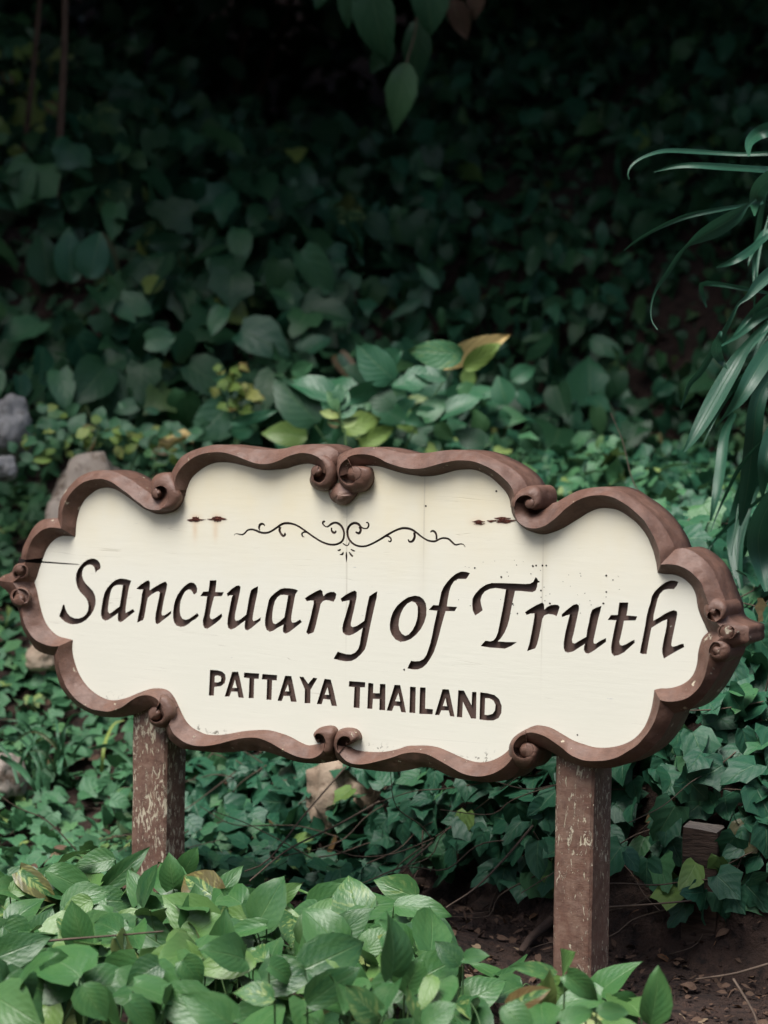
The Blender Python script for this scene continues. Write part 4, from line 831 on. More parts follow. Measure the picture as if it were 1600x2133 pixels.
# ------------------------------------------------------------------ ivy on the low bank
def creeper_thing(name, loc, label, cat, group, Ls, nmax=300, vines=0, **kw):
    r_ = empty(name, loc); tag(r_, label, cat, group); plant(r_, Ls, nmax, **kw)
    if vines:
        b = MB(); L0 = Vector(loc)
        for _ in range(vines):
            l = Ls[int(rng.integers(min(len(Ls), 500)))]; p = l.p.copy(); d = Vector((rng.normal(0, 1), rng.normal(0, .3), rng.normal(-.3, .5))).normalized(); P = []
            for k in range(5):
                q = p + d * 0.09 * k + rv(0.012); q.z = max(q.z, float(T(q.x, q.y)) + 0.015); P.append(q - L0)
            stem_mb(b, P, 0.0018, 0.001, 4)
        o = b.build('stems', M['twig'], r_); o['kind'] = 'stuff'
    return r_
iv = cover(0.08, 1.75, 4.72, 6.4, 1200, lambda X, Y: (T(X, Y) > 0.07 + 0.10 * np.sin(9 * X) ** 2) & (X > 0.30 + 0.05 * np.sin(8 * Y)), ['ivy', 'ivy', 'lobed', 'heart'], [M['ivy']], (0.052, 0.098), (0.0, 0.10), clump=0.9, tipdown=0.75)
def _clear(l):
    x, y, z = project(l.p + l.R @ Vector((0, l.s * .5, 0))); return not (1415 < x < 1512 and 1690 < y < 1815 and z < 5.0)
iv = [l for l in iv if _clear(l)]
creeper_thing('ivy_plant', (0.9, 5.1, 0.0), 'dark lobed ivy hanging down the bank beside the less worn post', 'ivy', 'ivy creeping over the low bank', iv, vines=60, fold=0.16, droop=0.16)
ic = cover(-0.5, 0.42, 5.25, 6.7, 1100, lambda X, Y: ((T(X, Y) > 0.025 + 0.04 * np.sin(11 * X) ** 2) | ((X < 0.0) & (Y > 5.3 - 0.25 * X + 0.08 * np.sin(9 * X)))) & (X <= 0.30 + 0.05 * np.sin(8 * Y)), ['ivy', 'lobed', 'ivy'], [M['ivy']], (0.045, 0.08), (0.0, 0.08), clump=0.7, tipdown=0.6)
creeper_thing('ivy_plant', (0.0, 5.7, 0.1), 'shaded dark ivy seen under the middle of the sign', 'ivy', 'ivy creeping over the low bank', ic, vines=40, fold=0.16, droop=0.16)
il = cover(-1.75, -0.2, 5.3, 8.3, 820, lambda X, Y: (X < -0.42 + 0.06 * np.sin(6 * Y)), ['ivy', 'lobed', 'heart'], [M['ground_ivy']], (0.042, 0.07), (0.0, 0.055), up=0.6, face=0.3, clump=0.8, tipdown=0.3)
creeper_thing('ivy_plant', (-1.0, 6.4, 0.1), 'paler green ground ivy beyond the worn post', 'ivy', 'ivy creeping over the low bank', il, vines=40, fold=0.16, droop=0.16)
iu = cover(-0.4, 2.2, 6.3, 8.5, 620, lambda X, Y: X > -0.3, ['ivy', 'lobed', 'small'], [M['ground_ivy'], M['ivy']], (0.04, 0.085), (0.0, 0.13), clump=0.85, tipdown=0.4)
creeper_thing('ivy_plant', (1.3, 7.4, 0.8), 'mixed green creepers on the terrace above the sign beside the long bladed leaves', 'ivy', None, iu)
# hillside creepers
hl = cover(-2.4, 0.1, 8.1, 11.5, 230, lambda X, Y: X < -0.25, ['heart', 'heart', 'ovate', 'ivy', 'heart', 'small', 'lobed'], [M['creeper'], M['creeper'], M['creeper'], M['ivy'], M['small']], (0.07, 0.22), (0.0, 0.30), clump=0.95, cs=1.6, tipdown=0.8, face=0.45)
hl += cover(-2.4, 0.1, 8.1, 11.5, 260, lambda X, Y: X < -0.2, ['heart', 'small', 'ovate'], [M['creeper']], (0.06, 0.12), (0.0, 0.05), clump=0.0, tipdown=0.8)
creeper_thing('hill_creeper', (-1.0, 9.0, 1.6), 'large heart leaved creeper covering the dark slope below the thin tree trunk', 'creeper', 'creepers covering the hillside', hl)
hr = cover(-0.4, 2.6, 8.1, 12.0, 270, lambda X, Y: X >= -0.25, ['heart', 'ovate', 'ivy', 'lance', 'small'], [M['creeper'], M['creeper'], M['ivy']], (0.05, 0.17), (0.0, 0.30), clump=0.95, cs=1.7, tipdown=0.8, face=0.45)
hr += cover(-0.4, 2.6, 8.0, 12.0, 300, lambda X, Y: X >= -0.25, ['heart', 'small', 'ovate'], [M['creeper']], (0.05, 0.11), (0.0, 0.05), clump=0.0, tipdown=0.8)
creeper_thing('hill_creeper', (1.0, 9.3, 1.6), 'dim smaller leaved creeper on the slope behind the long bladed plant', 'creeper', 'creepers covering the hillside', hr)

def hit(px, py, lift=0.1):
    for d in np.arange(5.0, 16.0, 0.03):
        p = at(px, py, d)
        if float(T(p.x, p.y)) > p.z: return d - lift
    return 9.0
# ------------------------------------------------------------------ shrub and saplings rising behind the sign
def leafy(name, loc, label, cat, Ls, stems, group=None, mat='stem', r=(0.004, 0.002), **kw):
    r_ = empty(name, loc); tag(r_, label, cat, group); plant(r_, Ls, 300, **kw)
    if stems:
        b = MB()
        for st in stems: stem_mb(b, [Vector(p) - Vector(loc) for p in st], *r)
        b.build('stem', M[mat], r_)
    return r_
D1 = 7.2
sh = [px_leaf((966,735),(848,738),62,D1-.3,'ovate',M['shrub'],0,0.3), px_leaf((824,792),(733,720),74,D1-.16,'ovate',M['shrub'],0,0.1), px_leaf((664,880),(566,788),92,D1-.16,'ovate',M['creeper'],0,0.1), px_leaf((705,832),(598,772),60,D1-.16,'ovate',M['shrub'],0,.3),
      px_leaf((720,832),(818,802),50,D1-.16,'ovate',M['shrub'],0,.2), px_leaf((918,866),(1008,818),52,D1-.16,'heart',M['shrub'],0,.2), px_leaf((915,862),(842,880),44,D1-.16,'ovate',M['shrub'],0,.3), px_leaf((750,930),(822,888),40,D1-.16,'ovate',M['lime'],0,.1),
      px_leaf((716,900),(790,862),52,D1-.16,'ovate',M['lime'],0,.1), px_leaf((840,795),(925,770),50,D1-.16,'ovate',M['shrub'],0,.3), px_leaf((930,790),(860,760),46,D1-.16,'ovate',M['shrub'],0,.3), px_leaf((820,850),(770,800),56,D1-.16,'ovate',M['creeper'],0,.2),
      px_leaf((915,764),(1068,696),46,D1-.16,'ovate',M['yellow'],0,0,0.0,'single yellow leaf'), px_leaf((968,770),(1042,712),44,D1-.26,'ovate',M['lime'],0,.2,0.3), px_leaf((480,880),(582,868),24,D1-.16,'lance',M['shrub'],0,.1,.2),
      px_leaf((880,870),(930,820),50,D1-.16,'heart',M['shrub'],0,.3), px_leaf((1010,930),(950,890),50,D1-.16,'heart',M['creeper'],0,.3)]
for _ in range(120):
    x, y = rng.normal(790, 150), rng.normal(860, 45)
    if not (520 < x < 1080): continue
    a = rng.uniform(0, 6.28); s = rng.uniform(45, 95)
    sh.append(px_leaf((x, y), (x + s * math.cos(a), y + s * 0.7 * math.sin(a)), s * 0.6, D1 + rng.uniform(0.0, 0.6), 'ovate' if rng.uniform() < .7 else 'heart', M['shrub'] if rng.uniform() < .75 else M['creeper'], rng.uniform(-.05, .05), 0.3))
g0 = at(790, 1060, D1 + 0.1); base = Vector((g0.x, g0.y, float(T(g0.x, g0.y))))
leafy('broad_leaved_shrub', base, 'broad leaved green shrub with one yellow leaf rising behind the top of the sign', 'shrub', sh, [[base, at(790, 960, D1), at(740, 850, D1)], [base, at(860, 900, D1), at(940, 770, D1)], [base, at(700, 950, D1), at(640, 860, D1)]])
# slender sprig with paired glossy leaves standing up at the joint of the top scrolls
sp = []
D2 = 6.6
for (a, b_, w_) in [((705,858),(683,812),22),((706,858),(722,812),24),((706,870),(668,852),20),((708,872),(742,842),24),((704,842),(708,800),26),((712,885),(680,878),18),((712,890),(746,868),22)]:
    sp.append(px_leaf(a, b_, w_, D2, 'small', M['small'], 0, 0.2))
q = at(722, 960, D2); leafy('sprig', Vector((q.x, q.y, float(T(q.x, q.y)))), 'slender upright sprig with paired pale leaves above the joint of the top scrolls', 'plant', sp, [[Vector((q.x, q.y, float(T(q.x, q.y)))), at(721, 935, D2), at(712, 880, D2), at(704, 845, D2)]], r=(0.004, 0.003))
# lime green sprig
ls = []
for _ in range(34):
    t = rng.uniform(0, 1); x = 455 + 60 * t + rng.normal(0, 16); y = 862 - 95 * rng.uniform(0, 1) + rng.normal(0, 6); a = rng.uniform(0, 6.28); s = rng.uniform(16, 30)
    ls.append(px_leaf((x, y), (x + s * math.cos(a), y + s * .6 * math.sin(a)), s * .9, 7.6, 'ivy', M['lime'], rng.uniform(-.05, .05), 0.4))
q = at(490, 930, 7.6); qb = Vector((q.x, q.y, float(T(q.x, q.y)))); leafy('lime_sapling', qb, 'small sapling with bright lime green leaves behind the top of the sign', 'plant', ls, [[qb, at(490, 880, 7.6), at(470, 790, 7.6)], [qb, at(500, 860, 7.6), at(520, 800, 7.6)]], r=(0.004, 0.002))
# small leaved bush at upper left of the sign
bs = []
for (a, b_, w_) in [((150,905),(170,858),36),((128,925),(110,880),34),((126,935),(60,915),30),((207,888),(208,846),34),((205,912),(170,890),34),((222,905),(250,880),34),((95,950),(50,935),28),((260,905),(255,940),26),((150,940),(190,960),24)]:
    bs.append(px_leaf(a, b_, w_, 7.5, 'small', M['small'], 0, 0.4))
for _ in range(150):
    x, y = rng.uniform(30, 430), 0
    y = 905 + 0.06 * (x - 200) + rng.normal(0, 24) + (30 if x < 90 else 0); a = rng.uniform(0, 6.28); s = rng.uniform(22, 46)
    bs.append(px_leaf((x, y), (x + s * math.cos(a), y + s * .7 * math.sin(a)), s * .6, 7.4 + rng.uniform(-.2, .3), 'small', M['small'] if rng.uniform() < .85 else M['lime'], rng.uniform(-.04, .04), 0.5))
q = at(210, 990, 7.6); qb = Vector((q.x, q.y, float(T(q.x, q.y)))); leafy('small_leaved_bush', qb, 'small leaved bush above the brown boulder left of the sign top', 'bush', bs, [[qb, at(200, 930, 7.5), at(208, 890, 7.5)], [qb, at(140, 940, 7.5), at(80, 920, 7.5)], [qb, at(290, 940, 7.5), at(360, 910, 7.5)]], r=(0.005, 0.002))
# curled yellow leaf lying on the bush
cl = empty('fallen_leaf', at(362, 920, 7.3)); tag(cl, 'curled pale yellow dead leaf on the bush above the sign', 'leaf')
b = MB(); rows = []
for i, (x, y, w_) in enumerate([(330,938,8),(334,918,20),(350,926,22),(366,912,22),(384,905,20),(396,912,16),(402,922,6)]):
    p = at(x, y, 7.3) - cl.location; ww = w_ / FPX * 7.3
    rows.append([p + Vector((0, -0.01 * math.cos(u * 2), ww * 0.6 * u)) for u in (-1, -.5, 0, .5, 1)])
b.grid(rows); b.build('blade', M['yellow'], cl)
# thin grassy sapling in the shade above the shrub
# paired heart leaves catching light on the slope
def on_slope(name, label, cx, cy, lst, kind, mats, lift=0.16, group=None):
    d = hit(cx, cy, lift); Ls = [px_leaf(a, b_, w_, d + rng.uniform(-.04, .04), kind, M[mats[k % len(mats)]], 0, 0.2, 0.2) for k, (a, b_, w_) in enumerate(lst)]
    q = at(cx, cy + 60, d + lift); qb = Vector((q.x, q.y, float(T(q.x, q.y)) - .02))
    leafy(name, qb, label, 'plant', Ls, [[qb, at(cx, cy + 20, d), at(cx, cy - 10, d)]], r=(0.003, 0.002), mat='twig', group=group)
on_slope('heart_leaved_sapling', 'sapling with large heart shaped leaves catching light on the dark slope', 715, 450, [((712,408),(640,420),70),((722,392),(748,350),60),((735,440),(770,430),60),((720,460),(690,500),56),((760,470),(730,510),56),((700,440),(650,480),50)], 'heart', ['shrub', 'creeper'])
on_slope('upright_leaf_plant', 'plant with three upright broad leaves on the slope at upper left', 140, 580, [((150,590),(140,470),70),((100,595),(95,480),80),((185,580),(215,480),74)], 'ovate', ['shrub', 'creeper'])
on_slope('shade_sapling', 'slim dark sapling with narrow leaves above the yellow leaf', 895, 690, [((880,625),(800,662),22),((885,640),(828,738),26),((918,640),(922,690),24),((915,600),(866,545),24),((900,690),(846,720),20)], 'lance', ['shrub'], 0.3)
on_slope('round_leaved_plant', 'plant with one big round leaf on the slope behind the upper right scroll', 1230, 850, [((1228,845),(1232,740),104),((1150,890),(1095,850),60),((1290,850),(1300,800),40)], 'heart', ['shrub', 'creeper'])
on_slope('pale_leaf_plant', 'plant with one pale mottled leaf on the slope at middle left', 300, 660, [((310,660),(262,610),60),((320,705),(350,670),44),((300,600),(345,585),40)], 'heart', ['small', 'creeper'])
on_slope('drooping_leaf_plant', 'plant with a few wide drooping leaves left of the lime green sapling', 390, 590, [((370,570),(440,590),40),((320,570),(400,545),40),((310,510),(400,500),44),((330,690),(320,720),54)], 'ovate', ['shrub', 'creeper', 'creeper'])
# ------------------------------------------------------------------ long bladed plant overhanging from beyond the frame
BL = [([(1640,316,16),(1560,321,11),(1500,319,11),(1440,315,13),(1385,314,11),(1345,325,8),(1318,342,6),(1308,360,5),(1311,374,3)],5.0),
 ([(1640,356,20),(1560,351,17),(1500,347,18),(1440,344,15),(1400,348,10),(1362,358,3)],5.0),
 ([(1590,420,12),(1556,427,10),(1500,436,12),(1440,448,14),(1400,462,12),(1360,481,9),(1325,502,6),(1300,522,3)],5.05),
 ([(1575,415,6),(1557,428,10),(1530,452,38),(1490,477,44),(1458,494,30),(1430,513,8),(1412,535,12),(1390,570,12),(1366,604,7),(1356,640,4),(1358,668,3),(1370,687,3)],4.95),
 ([(1560,326,5),(1560,300,22),(1574,282,32),(1600,270,38),(1640,268,36)],4.95),
 ([(1572,450,4),(1573,420,30),(1584,392,44),(1610,372,50),(1640,360,40)],4.9),
 ([(1610,485,12),(1586,502,16),(1560,524,22),(1525,545,17),(1492,557,3)],5.1),
 ([(1650,545,30),(1610,566,34),(1580,592,30),(1558,618,15),(1538,634,8),(1526,658,10),(1508,692,14),(1488,728,16),(1460,774,16),(1437,800,12),(1426,830,7),(1418,852,3)],4.95),
 ([(1502,690,8),(1492,726,28),(1500,748,22),(1515,768,3)],4.9),
 ([(1650,630,24),(1610,645,26),(1578,664,24),(1545,694,14),(1500,722,4)],5.15),
 ([(1600,670,10),(1560,715,22),(1528,764,42),(1490,830,46),(1462,880,38),(1440,918,22),(1424,942,4)],5.2),
 ([(1650,690,40),(1610,724,46),(1575,772,50),(1542,828,34),(1512,864,10),(1490,892,3)],5.1),
 ([(1640,760,30),(1595,800,40),(1576,850,44),(1570,910,46),(1562,980,46),(1552,1045,34),(1542,1095,6)],5.3),
 ([(1650,990,20),(1610,1040,46),(1588,1085,60),(1580,1132,60),(1586,1182,40),(1597,1232,12)],5.0),
 ([(1600,940,20),(1562,1000,42),(1545,1060,52),(1532,1120,46),(1535,1180,30),(1546,1234,6)],5.5),
 ([(1530,860,14),(1510,905,24),(1500,980,28),(1490,1040,20),(1480,1085,4)],5.6),
 ([(1650,860,50),(1615,900,50),(1596,960,44),(1590,1010,20),(1588,1040,4)],5.2),
 ([(1600,610,8),(1470,590,14),(1466,620,10),(1472,640,3)],5.4),
 ([(1650,590,20),(1600,622,22),(1562,660,18),(1530,700,8)],5.35)]
lp = empty('long_bladed_plant', (1.25, 5.2, 0.85)); tag(lp, 'arching plant with long narrow blue green blades overhanging from the right', 'plant')
def ribbon(pts, depth, parent, mat, name='leaf', phase=0.0):
    P = np.array(pts, float); Q = crom(P, max(12, len(P) * 4)); cols = (-1, -0.5, 0, 0.5, 1); V, UV, Fc = [], [], []
    n_ = len(Q)
    for i in range(n_):
        d = Q[min(i + 1, n_ - 1), :2] - Q[max(i - 1, 0), :2]; d /= np.linalg.norm(d) + 1e-9; nn = np.array([-d[1], d[0]])
        dep = depth + 0.05 * math.sin(i / n_ * 5 + phase); w_ = max(Q[i, 2] * (0.8 if name == 'leaf' else 1), 1.5) / 2; wm = w_ / FPX * depth
        for c in cols:
            p = at(Q[i, 0] + nn[0] * w_ * c, Q[i, 1] + nn[1] * w_ * c, dep + 0.7 * wm * (c * math.sin(phase + i / n_ * 2.0) ) + 0.5 * wm * (1 - abs(c)))
            V.append(p - parent.location); UV.append((0.5 + c / 2, i / (n_ - 1)))
    for i in range(n_ - 1):
        for j in range(4): a = i * 5 + j; Fc.append((a, a + 1, a + 6, a + 5))
    return link(name, mesh(name, V, Fc, mat, True, UV), parent)
for k, (pts, d) in enumerate(BL): ribbon(pts, d, lp, M['lance'], 'leaf', k * 1.3)
for k in range(26):
    x0, y0 = rng.uniform(1590, 1700), rng.uniform(380, 1080); ln = rng.uniform(120, 300); a = rng.uniform(1.75, 2.6); w_ = rng.uniform(7, 20); P = []; x, y = x0, y0
    for q, f in enumerate((0.4, 0.8, 1.0, 0.85, 0.5, 0.12)):
        P.append((x, y, w_ * f)); x += math.cos(a) * ln / 5; y += math.sin(a) * ln / 5; a -= rng.uniform(0.02, 0.22)
    ribbon(P, rng.uniform(5.05, 5.7), lp, M['lance'], 'leaf', k * 2.1)
b = MB()
for st in ([(1700,1250),(1660,900),(1640,560),(1640,300)], [(1690,1200),(1650,700),(1645,420)], [(1680,1250),(1650,1000),(1640,760)]):
    stem_mb(b, [at(x, y, 5.1) - lp.location for x, y in st], 0.006, 0.004)
b.build('stem', M['stem'], lp)

# ------------------------------------------------------------------ rocks, old stake, roots and twigs
def rock(name, px, w_px, h_px, depth, mat, label, seed, dep=1.0, rot=0.0):
    c = at(*px, depth); sx, sz = w_px / FPX * depth / 2, h_px / FPX * depth / 2
    bm = bmesh.new(); bmesh.ops.create_icosphere(bm, subdivisions=4, radius=1.0)
    for v in bm.verts:
        d = v.co.normalized(); f = 1 + 0.34 * noise.noise(d * 1.3 + Vector((seed, 0, 0))) + 0.16 * noise.noise(d * 3.1 + Vector((0, seed, 0))) + 0.07 * noise.noise(d * 8 + Vector((seed, seed, 0))) - 0.06 * abs(noise.noise(d * 5 + Vector((seed, 7, 0))))
        q = d * f; k = 0.86
        q = Vector([math.copysign(min(abs(a), k + (abs(a) - k) * 0.35) if abs(a) > k else abs(a), a) for a in q])
        v.co = (q.x * sx, q.y * sx * dep, q.z * sz)
    me = bpy.data.meshes.new(name); bm.to_mesh(me); bm.free(); me.materials.append(mat)
    me.polygons.foreach_set('use_smooth', [True] * len(me.polygons))
    o = link(name, me); o.location = c; o.rotation_euler = (0, rot, seed); tag(o, label, 'rock', 'rocks on the bank'); return o
rock('rock', (18, 890), 130, 140, 7.4, M['rock_grey'], 'pale grey angular rock at the left edge above the sign', 1.3, 0.8, 0.5)
rock('rock', (8, 975), 60, 60, 7.2, M['rock_grey'], 'small grey stone below the pale angular rock', 2.2)
rock('boulder', (190, 1112), 270, 330, 7.25, M['rock_brown'], 'large brown boulder behind the upper left scroll of the sign', 4.7, 0.7, -0.5)
rock('rock', (745, 1655), 250, 190, 5.75, M['rock_tan'], 'tan boulder half covered by ivy under the middle of the sign', 3.1, 0.7, 0.2)
rock('rock', (5, 1620), 110, 110, 6.2, M['rock_brown'], 'brown rock at the left edge among the ground ivy', 5.5, 0.8)
rock('rock', (88, 1372), 70, 60, 6.7, M['rock_tan'], 'pale stone showing just below the left tip of the sign frame', 6.1, 0.8)
# old stake
st = empty('wooden_stake', at(1463, 1900, 4.86)); st.location.z = 0.0; tag(st, 'dark weathered square wooden stake standing in the ivy', 'stake')
st.rotation_euler = (0, 0, R(-20))
wS = 74 / FPX * 4.86; zt = at(1463, 1722, 4.86).z
b = MB(); rows = []
for k in range(13):
    z = -0.1 + (zt + 0.1) * k / 12
    rows.append([Vector((x * wS / 2 + 0.002 * noise.noise(Vector((x * 3, z * 20, y))), y * wS / 2, z + (0.006 * noise.noise(Vector((x * 5, y * 5, 1))) - 0.004 * x if k == 12 else 0))) for x, y in [(-.94,-1),(0,-1.0),(.94,-1),(1,-.94),(1,.94),(.94,1),(-.94,1),(-1,.94),(-1,-.94),(-.94,-1)]])
b.grid(rows); b.build('shaft', M['old_wood'], st, False)
b = MB(); ring_ = rows[-1][:9]; n_ = len(b.V); b.V += [tuple(v) for v in ring_] + [(0, 0, zt + 0.004)]; b.F += [(n_ + i, n_ + (i + 1) % 9, n_ + 9) for i in range(9)]; b.build('end_grain', M['old_wood_top'], st, False)
def stick(name, pts, r0, r1, label, cat, mat='twig', group=None):
    P = [Vector(p) for p in pts]; o = empty(name, P[0]); b = MB()
    stem_mb(b, [p - P[0] for p in P], r0, r1, 6); me = mesh(name, b.V, b.F, M[mat]); bpy.data.objects.remove(o)
    o = link(name, me); o.location = P[0]; tag(o, label, cat, group); return o
gp = lambda x, y, h=0.0: Vector(at(x, y, 4800 * (CAM_Z - h) / (y - 870)))
stick('fallen_branch', [gp(905,1838,.02), gp(840,1846,.03), gp(770,1862,.03), gp(700,1880,.02)], 0.018, 0.010, 'dark fallen branch lying on the soil behind the pothos bed', 'branch', 'old_wood')
stick('root', [gp(1165,1905,.01), gp(1135,1930,.02), gp(1105,1955,.02), gp(1085,1985,.0)], 0.016, 0.008, 'short dark root on the soil just left of the less worn post', 'root', 'old_wood')
TW = [([(720,1598,5.6),(640,1690,5.35),(560,1790,5.15),(510,1815,5.1)],'long thin twig slanting from the scroll pair under the sign'),
 ([(790,1670,5.5),(700,1720,5.3),(600,1770,5.15),(520,1835,5.0)],'thin bent twig crossing the shaded ivy below the boulder'),
 ([(900,1755,5.2),(840,1810,5.1),(780,1880,5.0),(750,1895,4.95)],'twig leaning over the fallen branch'),
 ([(1110,1720,5.0),(1050,1790,4.95),(990,1850,4.9),(930,1890,4.75)],'thin twig slanting down beside the less worn post'),
 ([(1600,2008,4.4),(1560,2020,4.4),(1520,2030,4.4),(1450,2040,4.45)],'dry forked twig on the soil at the right edge'),
 ([(1528,2040,4.35),(1550,2075,4.3),(1570,2110,4.25),(1580,2140,4.2)],'pale dry twig standing in the lower right corner'),
 ([(1270,1890,4.75),(1330,1886,4.7),(1400,1880,4.7),(1440,1876,4.75)],'thin horizontal vine stem below the ivy'),
 ([(1205,2010,4.38),(1225,2040,4.33),(1260,2075,4.3),(1310,2105,4.2)],'dark bent twig at the foot of the less worn post'),
 ([(80,1962,4.2),(160,1955,4.2),(250,1948,4.22),(340,1940,4.25)],'thin brown stem lying across the pothos leaves')]
for p, lab in TW: stick('twig', [at(*q) for q in p], 0.0028, 0.0016, lab, 'twig', 'twig', 'twigs around the sign')
# leaf litter, soil crumbs
lit = []
for _ in range(1700):
    x, y = rng.uniform(-0.2, 1.1), rng.uniform(3.95, 5.5)
    if y < YB(x) - 0.12: continue
    z = float(T(x, y)); lit.append(Leaf((x, y, z + 0.006 + rng.uniform(0, .012)), frame(Vector((rng.normal(), rng.normal(), rng.normal(0, .25))), Vector((rng.normal(0, .35), rng.normal(-.1, .35), 1))), rng.uniform(0.010, 0.034), ['small', 'ovate', 'lance'][rng.integers(3)], int(rng.integers(8)), M['dead']))
for _ in range(250):
    x, y = rng.uniform(-1.5, -0.3), rng.uniform(5.0, 7.5); z = float(T(x, y)); lit.append(Leaf((x, y, z + 0.02 + rng.uniform(0, .03)), frame(Vector((rng.normal(), rng.normal(), rng.normal(0, .25))), Vector((rng.normal(0, .35), -.3, 1))), rng.uniform(0.03, 0.06), 'ovate', int(rng.integers(8)), M['dead']))
joined(None, lit, 3, 'leaf_litter')
b = MB()
for _ in range(2600):
    x, y = rng.uniform(-0.3, 1.2), rng.uniform(3.95, 5.4); z = float(T(x, y)); s = rng.uniform(0.003, 0.011) * (1 if rng.uniform() < .93 else 2.0)
    c = Vector((x, y, z + s * .3)); pts = [c + Vector((s * rng.uniform(.6, 1.2), 0, 0)), c + Vector((0, s * rng.uniform(.6, 1.2), 0)), c - Vector((s * rng.uniform(.6, 1.2), 0, 0)), c - Vector((0, s * rng.uniform(.6, 1.2), 0)), c + Vector((0, 0, s * .9))]
    b.add(pts, [(0, 1, 4), (1, 2, 4), (2, 3, 4), (3, 0, 4)])
o = b.build('soil_crumbs', M['soil'], None, False); tag(o, kind='stuff')
# grass tuft among the ground ivy
gr = empty('grass_tuft', at(110, 1620, 6.3)); gr.location.z = float(T(gr.location.x, gr.location.y)); tag(gr, 'tuft of thin grass blades among the ground ivy', 'grass')
for k in range(22):
    x0, y0 = 110 + rng.normal(0, 40), 1625 + rng.normal(0, 14); a = rng.normal(0, 0.5); ln = rng.uniform(70, 150)
    pts = [(x0, y0, 7), (x0 + ln * .4 * math.sin(a * .5), y0 - ln * .45, 7), (x0 + ln * .8 * math.sin(a), y0 - ln * .8, 5), (x0 + ln * 1.1 * math.sin(a * 1.4), y0 - ln * .9 * math.cos(a), 2)]
    ribbon(pts, 6.25 + rng.uniform(-.1, .1), gr, M['small'], 'blade', k)
for pts in ([(190,1560,6),(230,1555,9),(275,1590,8),(305,1625,3)], [(0,1575,10),(40,1600,14),(65,1630,10),(75,1650,3)]): ribbon(pts, 6.0, gr, M['small'], 'blade', 1.0)

# ------------------------------------------------------------------ trees whose canopy shades the slope
def tree(x, y, h, rad, label, nleaf=2600, lean=0.0, cz=None, trunk_r=0.09, leaf=(0.12, 0.24), flat=0.75):
    z0 = float(T(x, y)) - 0.1; r_ = empty('tree', (x, y, z0)); tag(r_, label, 'tree', 'trees shading the hillside')
    b = MB(); top = Vector((lean, 0, h)); P = [Vector((0, 0, 0)), Vector((lean * .2 + .05, 0.03, h * .35)), Vector((lean * .6, -.03, h * .7)), top]
    stem_mb(b, P, trunk_r, trunk_r * .4, 9)
    for k in range(6):
        a = k * 1.05 + x; s = P[2].lerp(top, 0.2 + 0.1 * k); e = s + Vector((math.cos(a), math.sin(a), 0.5)) * rad * .7; stem_mb(b, [s, s.lerp(e, .5) + Vector((0, 0, .1)), e], trunk_r * .4, trunk_r * .1, 5)
    b.build('trunk', M['bark'], r_)
    Ls = []; c0 = top
    for _ in range(nleaf):
        d = rv(1).normalized(); q = d * (rng.uniform(0, 1) ** 0.45) * rad; q.z *= flat
        if noise.noise((q + c0) * 0.9) + 0.15 < -0.15: continue
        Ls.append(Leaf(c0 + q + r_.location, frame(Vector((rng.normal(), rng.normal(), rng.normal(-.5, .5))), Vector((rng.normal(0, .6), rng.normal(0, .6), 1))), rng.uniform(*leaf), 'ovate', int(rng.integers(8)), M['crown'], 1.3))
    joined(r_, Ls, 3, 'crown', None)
    return r_
def bush(x, y, rx, h, label, nleaf=1500, group='bushes closing the sides of the clearing', mat='crown', size=(0.12, 0.22)):
    z0 = float(T(x, y)) - 0.05; r_ = empty('bush', (x, y, z0)); tag(r_, label, 'bush', group); Ls = []
    for _ in range(nleaf):
        d = rv(1).normalized(); q = d * rng.uniform(0, 1) ** 0.35 * (1 + 0.25 * noise.noise(d * 2 + Vector((x, y, 0)))); q = Vector((q.x * rx, q.y * rx, h * .5 + q.z * h * .5))
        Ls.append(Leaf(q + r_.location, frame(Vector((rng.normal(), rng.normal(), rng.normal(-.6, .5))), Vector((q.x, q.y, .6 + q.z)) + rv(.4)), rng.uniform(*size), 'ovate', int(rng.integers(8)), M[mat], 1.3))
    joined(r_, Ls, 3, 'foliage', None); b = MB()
    for k in range(5): stem_mb(b, [Vector((0, 0, -.1)), Vector((math.cos(k * 1.3) * rx * .3, math.sin(k * 1.3) * rx * .3, h * .4)), Vector((math.cos(k * 1.3) * rx * .5, math.sin(k * 1.3) * rx * .5, h * .75))], 0.03, 0.01)
    b.build('stem', M['bark'], r_); return r_
tree(-2.9, 8.2, 4.0, 2.0, 'dark tree added to lean in and shade the upper left of the slope', 4000, lean=1.5, flat=0.6)  # this and the next two crowns are added to keep the hillside dark
tree(2.9, 8.2, 4.0, 2.1, 'dark tree added to lean in and shade the slope above the long bladed plant', 7800, lean=-1.6, flat=0.6)
tree(-2.8, 9.4, 4.1, 2.2, 'dark tree added to lean far out and shade the middle of the slope', 7600, lean=2.7, flat=0.5)
tree(-3.9, 6.6, 4.0, 1.8, 'unseen dark tree added to block sun beyond the ground ivy', 1000, lean=0.9, flat=0.6)  # out-of-view crown added to stop sun patches on the left slope
tree(-3.2, 10.6, 3.2, 2.3, 'dark tree beside the upper left corner of the slope', 3200, lean=1.0)
tree(3.4, 10.6, 2.4, 2.4, 'dark tree beside the upper right corner of the slope', 3200, lean=-1.0)
tree(-3.1, 13.0, 3.6, 2.9, 'dark tree deep in the wood behind the hollow', 3600, lean=2.4)
tree(3.8, 13.4, 3.0, 3.0, 'dark tree at the back of the wood behind the dim creepers', 3600, lean=-1.6)
bush(-0.9, 12.4, 1.5, 3.2, 'black green bush closing the dark hollow at the top left', 1800)
bush(0.5, 12.8, 1.6, 3.4, 'black green bush closing the dark hollow behind the hanging leaves', 1800)
bush(-2.6, 12.0, 1.6, 3.4, 'black green bush behind the thin trunks', 1800)
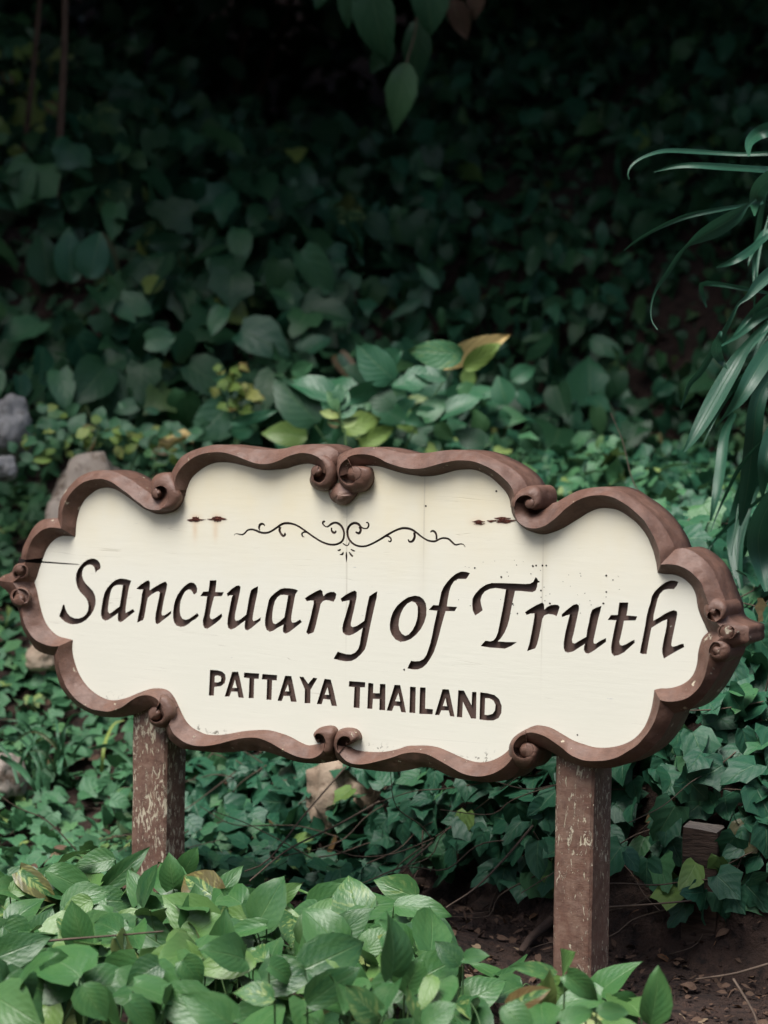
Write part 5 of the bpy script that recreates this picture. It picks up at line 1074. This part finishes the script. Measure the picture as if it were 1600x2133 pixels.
for x, y, lab in [(-3.3, 6.6, 'left of the ground ivy'), (-3.4, 8.9, 'left of the thin trunks'), (3.3, 6.3, 'right of the long bladed plant'), (3.6, 8.8, 'right of the dim creepers')]:
    bush(x, y, 1.5, 3.4, 'tall dense bush added out of view to block side light, ' + lab, 1700)  # unseen bushes added to cut skylight coming in from the sides
for x, lab in [(-6.0, 'left'), (-2.0, 'middle left'), (2.2, 'middle right'), (6.2, 'right')]:
    tree(x, -4.5, 3.6, 2.6, 'broad tree added unseen behind the camera to block low sky, %s of its row' % lab, 2600, trunk_r=0.14, leaf=(0.2, 0.34), flat=0.95)  # unseen row added behind the camera to cut low front skylight
# thin trunks with small pale leaves at the upper left
def thin(px, depth, r0, label, leaves):
    depth = hit(px[0][0], px[0][1], 0.42)
    P = [at(x, y, depth) for x, y in px]; g0 = Vector((P[0].x, P[0].y, float(T(P[0].x, P[0].y)) - 0.05)); r_ = empty('sapling', g0); tag(r_, label, 'sapling', 'saplings at the upper left')
    b = MB(); stem_mb(b, [Vector((0, 0, 0))] + [p - g0 for p in P], r0, r0 * .8, 7); b.build('trunk', M['bark'], r_)
    plant(r_, [px_leaf((x, y), (x + s * math.cos(a), y + s * math.sin(a)), s * .8, depth + rng.uniform(-.1, .1), 'ivy' if rng.uniform() < .6 else 'small', M['lime'] if rng.uniform() < .45 else M['small'], rng.uniform(-.03, .03), .3) for x, y, s, a in leaves], 300)
thin([(118, 405), (127, 250), (134, 100), (137, -120)], 8.3, 0.016, 'thin straight reddish brown sapling trunk at the upper left', [])
lv = [(rng.uniform(-20, 125), rng.uniform(80, 440), rng.uniform(20, 40), rng.uniform(0, 6.3)) for _ in range(55)]
thin([(50, 330), (66, 180), (78, 60), (92, -120)], 8.6, 0.012, 'thinner crooked sapling with pale small leaves at the left edge', lv)
# leaves hanging into the top of the picture
hg = [px_leaf(a, b_, w_, d, k, M[m_], 0, 0.0, r_) for a, b_, w_, d, k, m_, r_ in [((730, -60), (712, 55), 46, 7.9, 'ovate', 'crown', .2), ((770, -50), (792, 132), 90, 7.9, 'ovate', 'crown', .1), ((880, -60), (905, 68), 84, 7.9, 'ovate', 'crown', -.2),
     ((845, 130), (815, 272), 66, 8.0, 'ovate', 'crown', .3), ((870, 40), (860, 180), 60, 8.1, 'ovate', 'crown', .2), ((940, 0), (975, 80), 50, 8.2, 'ovate', 'dead', 0.2), ((1000, -40), (985, 40), 40, 8.2, 'ovate', 'dead', .2), ((690, -80), (660, 20), 50, 8.1, 'ovate', 'crown', .2), ((820, 90), (770, 150), 44, 8.1, 'ovate', 'crown', .2)]]
q = at(840, -260, 8.0); hb = empty('hanging_branch', q); tag(hb, 'drooping branch with large dark leaves hanging into the top of the picture', 'branch'); plant(hb, hg, 300)
b = MB()
for st in ([(840, -260), (850, -80), (868, 40), (846, 135)], [(840, -260), (780, -120), (735, -55)], [(850, -160), (900, -110), (880, -55)], [(850, -150), (960, -60), (940, 0)]): stem_mb(b, [at(x, y, 8.0) - q for x, y in st], 0.006, 0.003)
b.build('stem', M['twig'], hb)
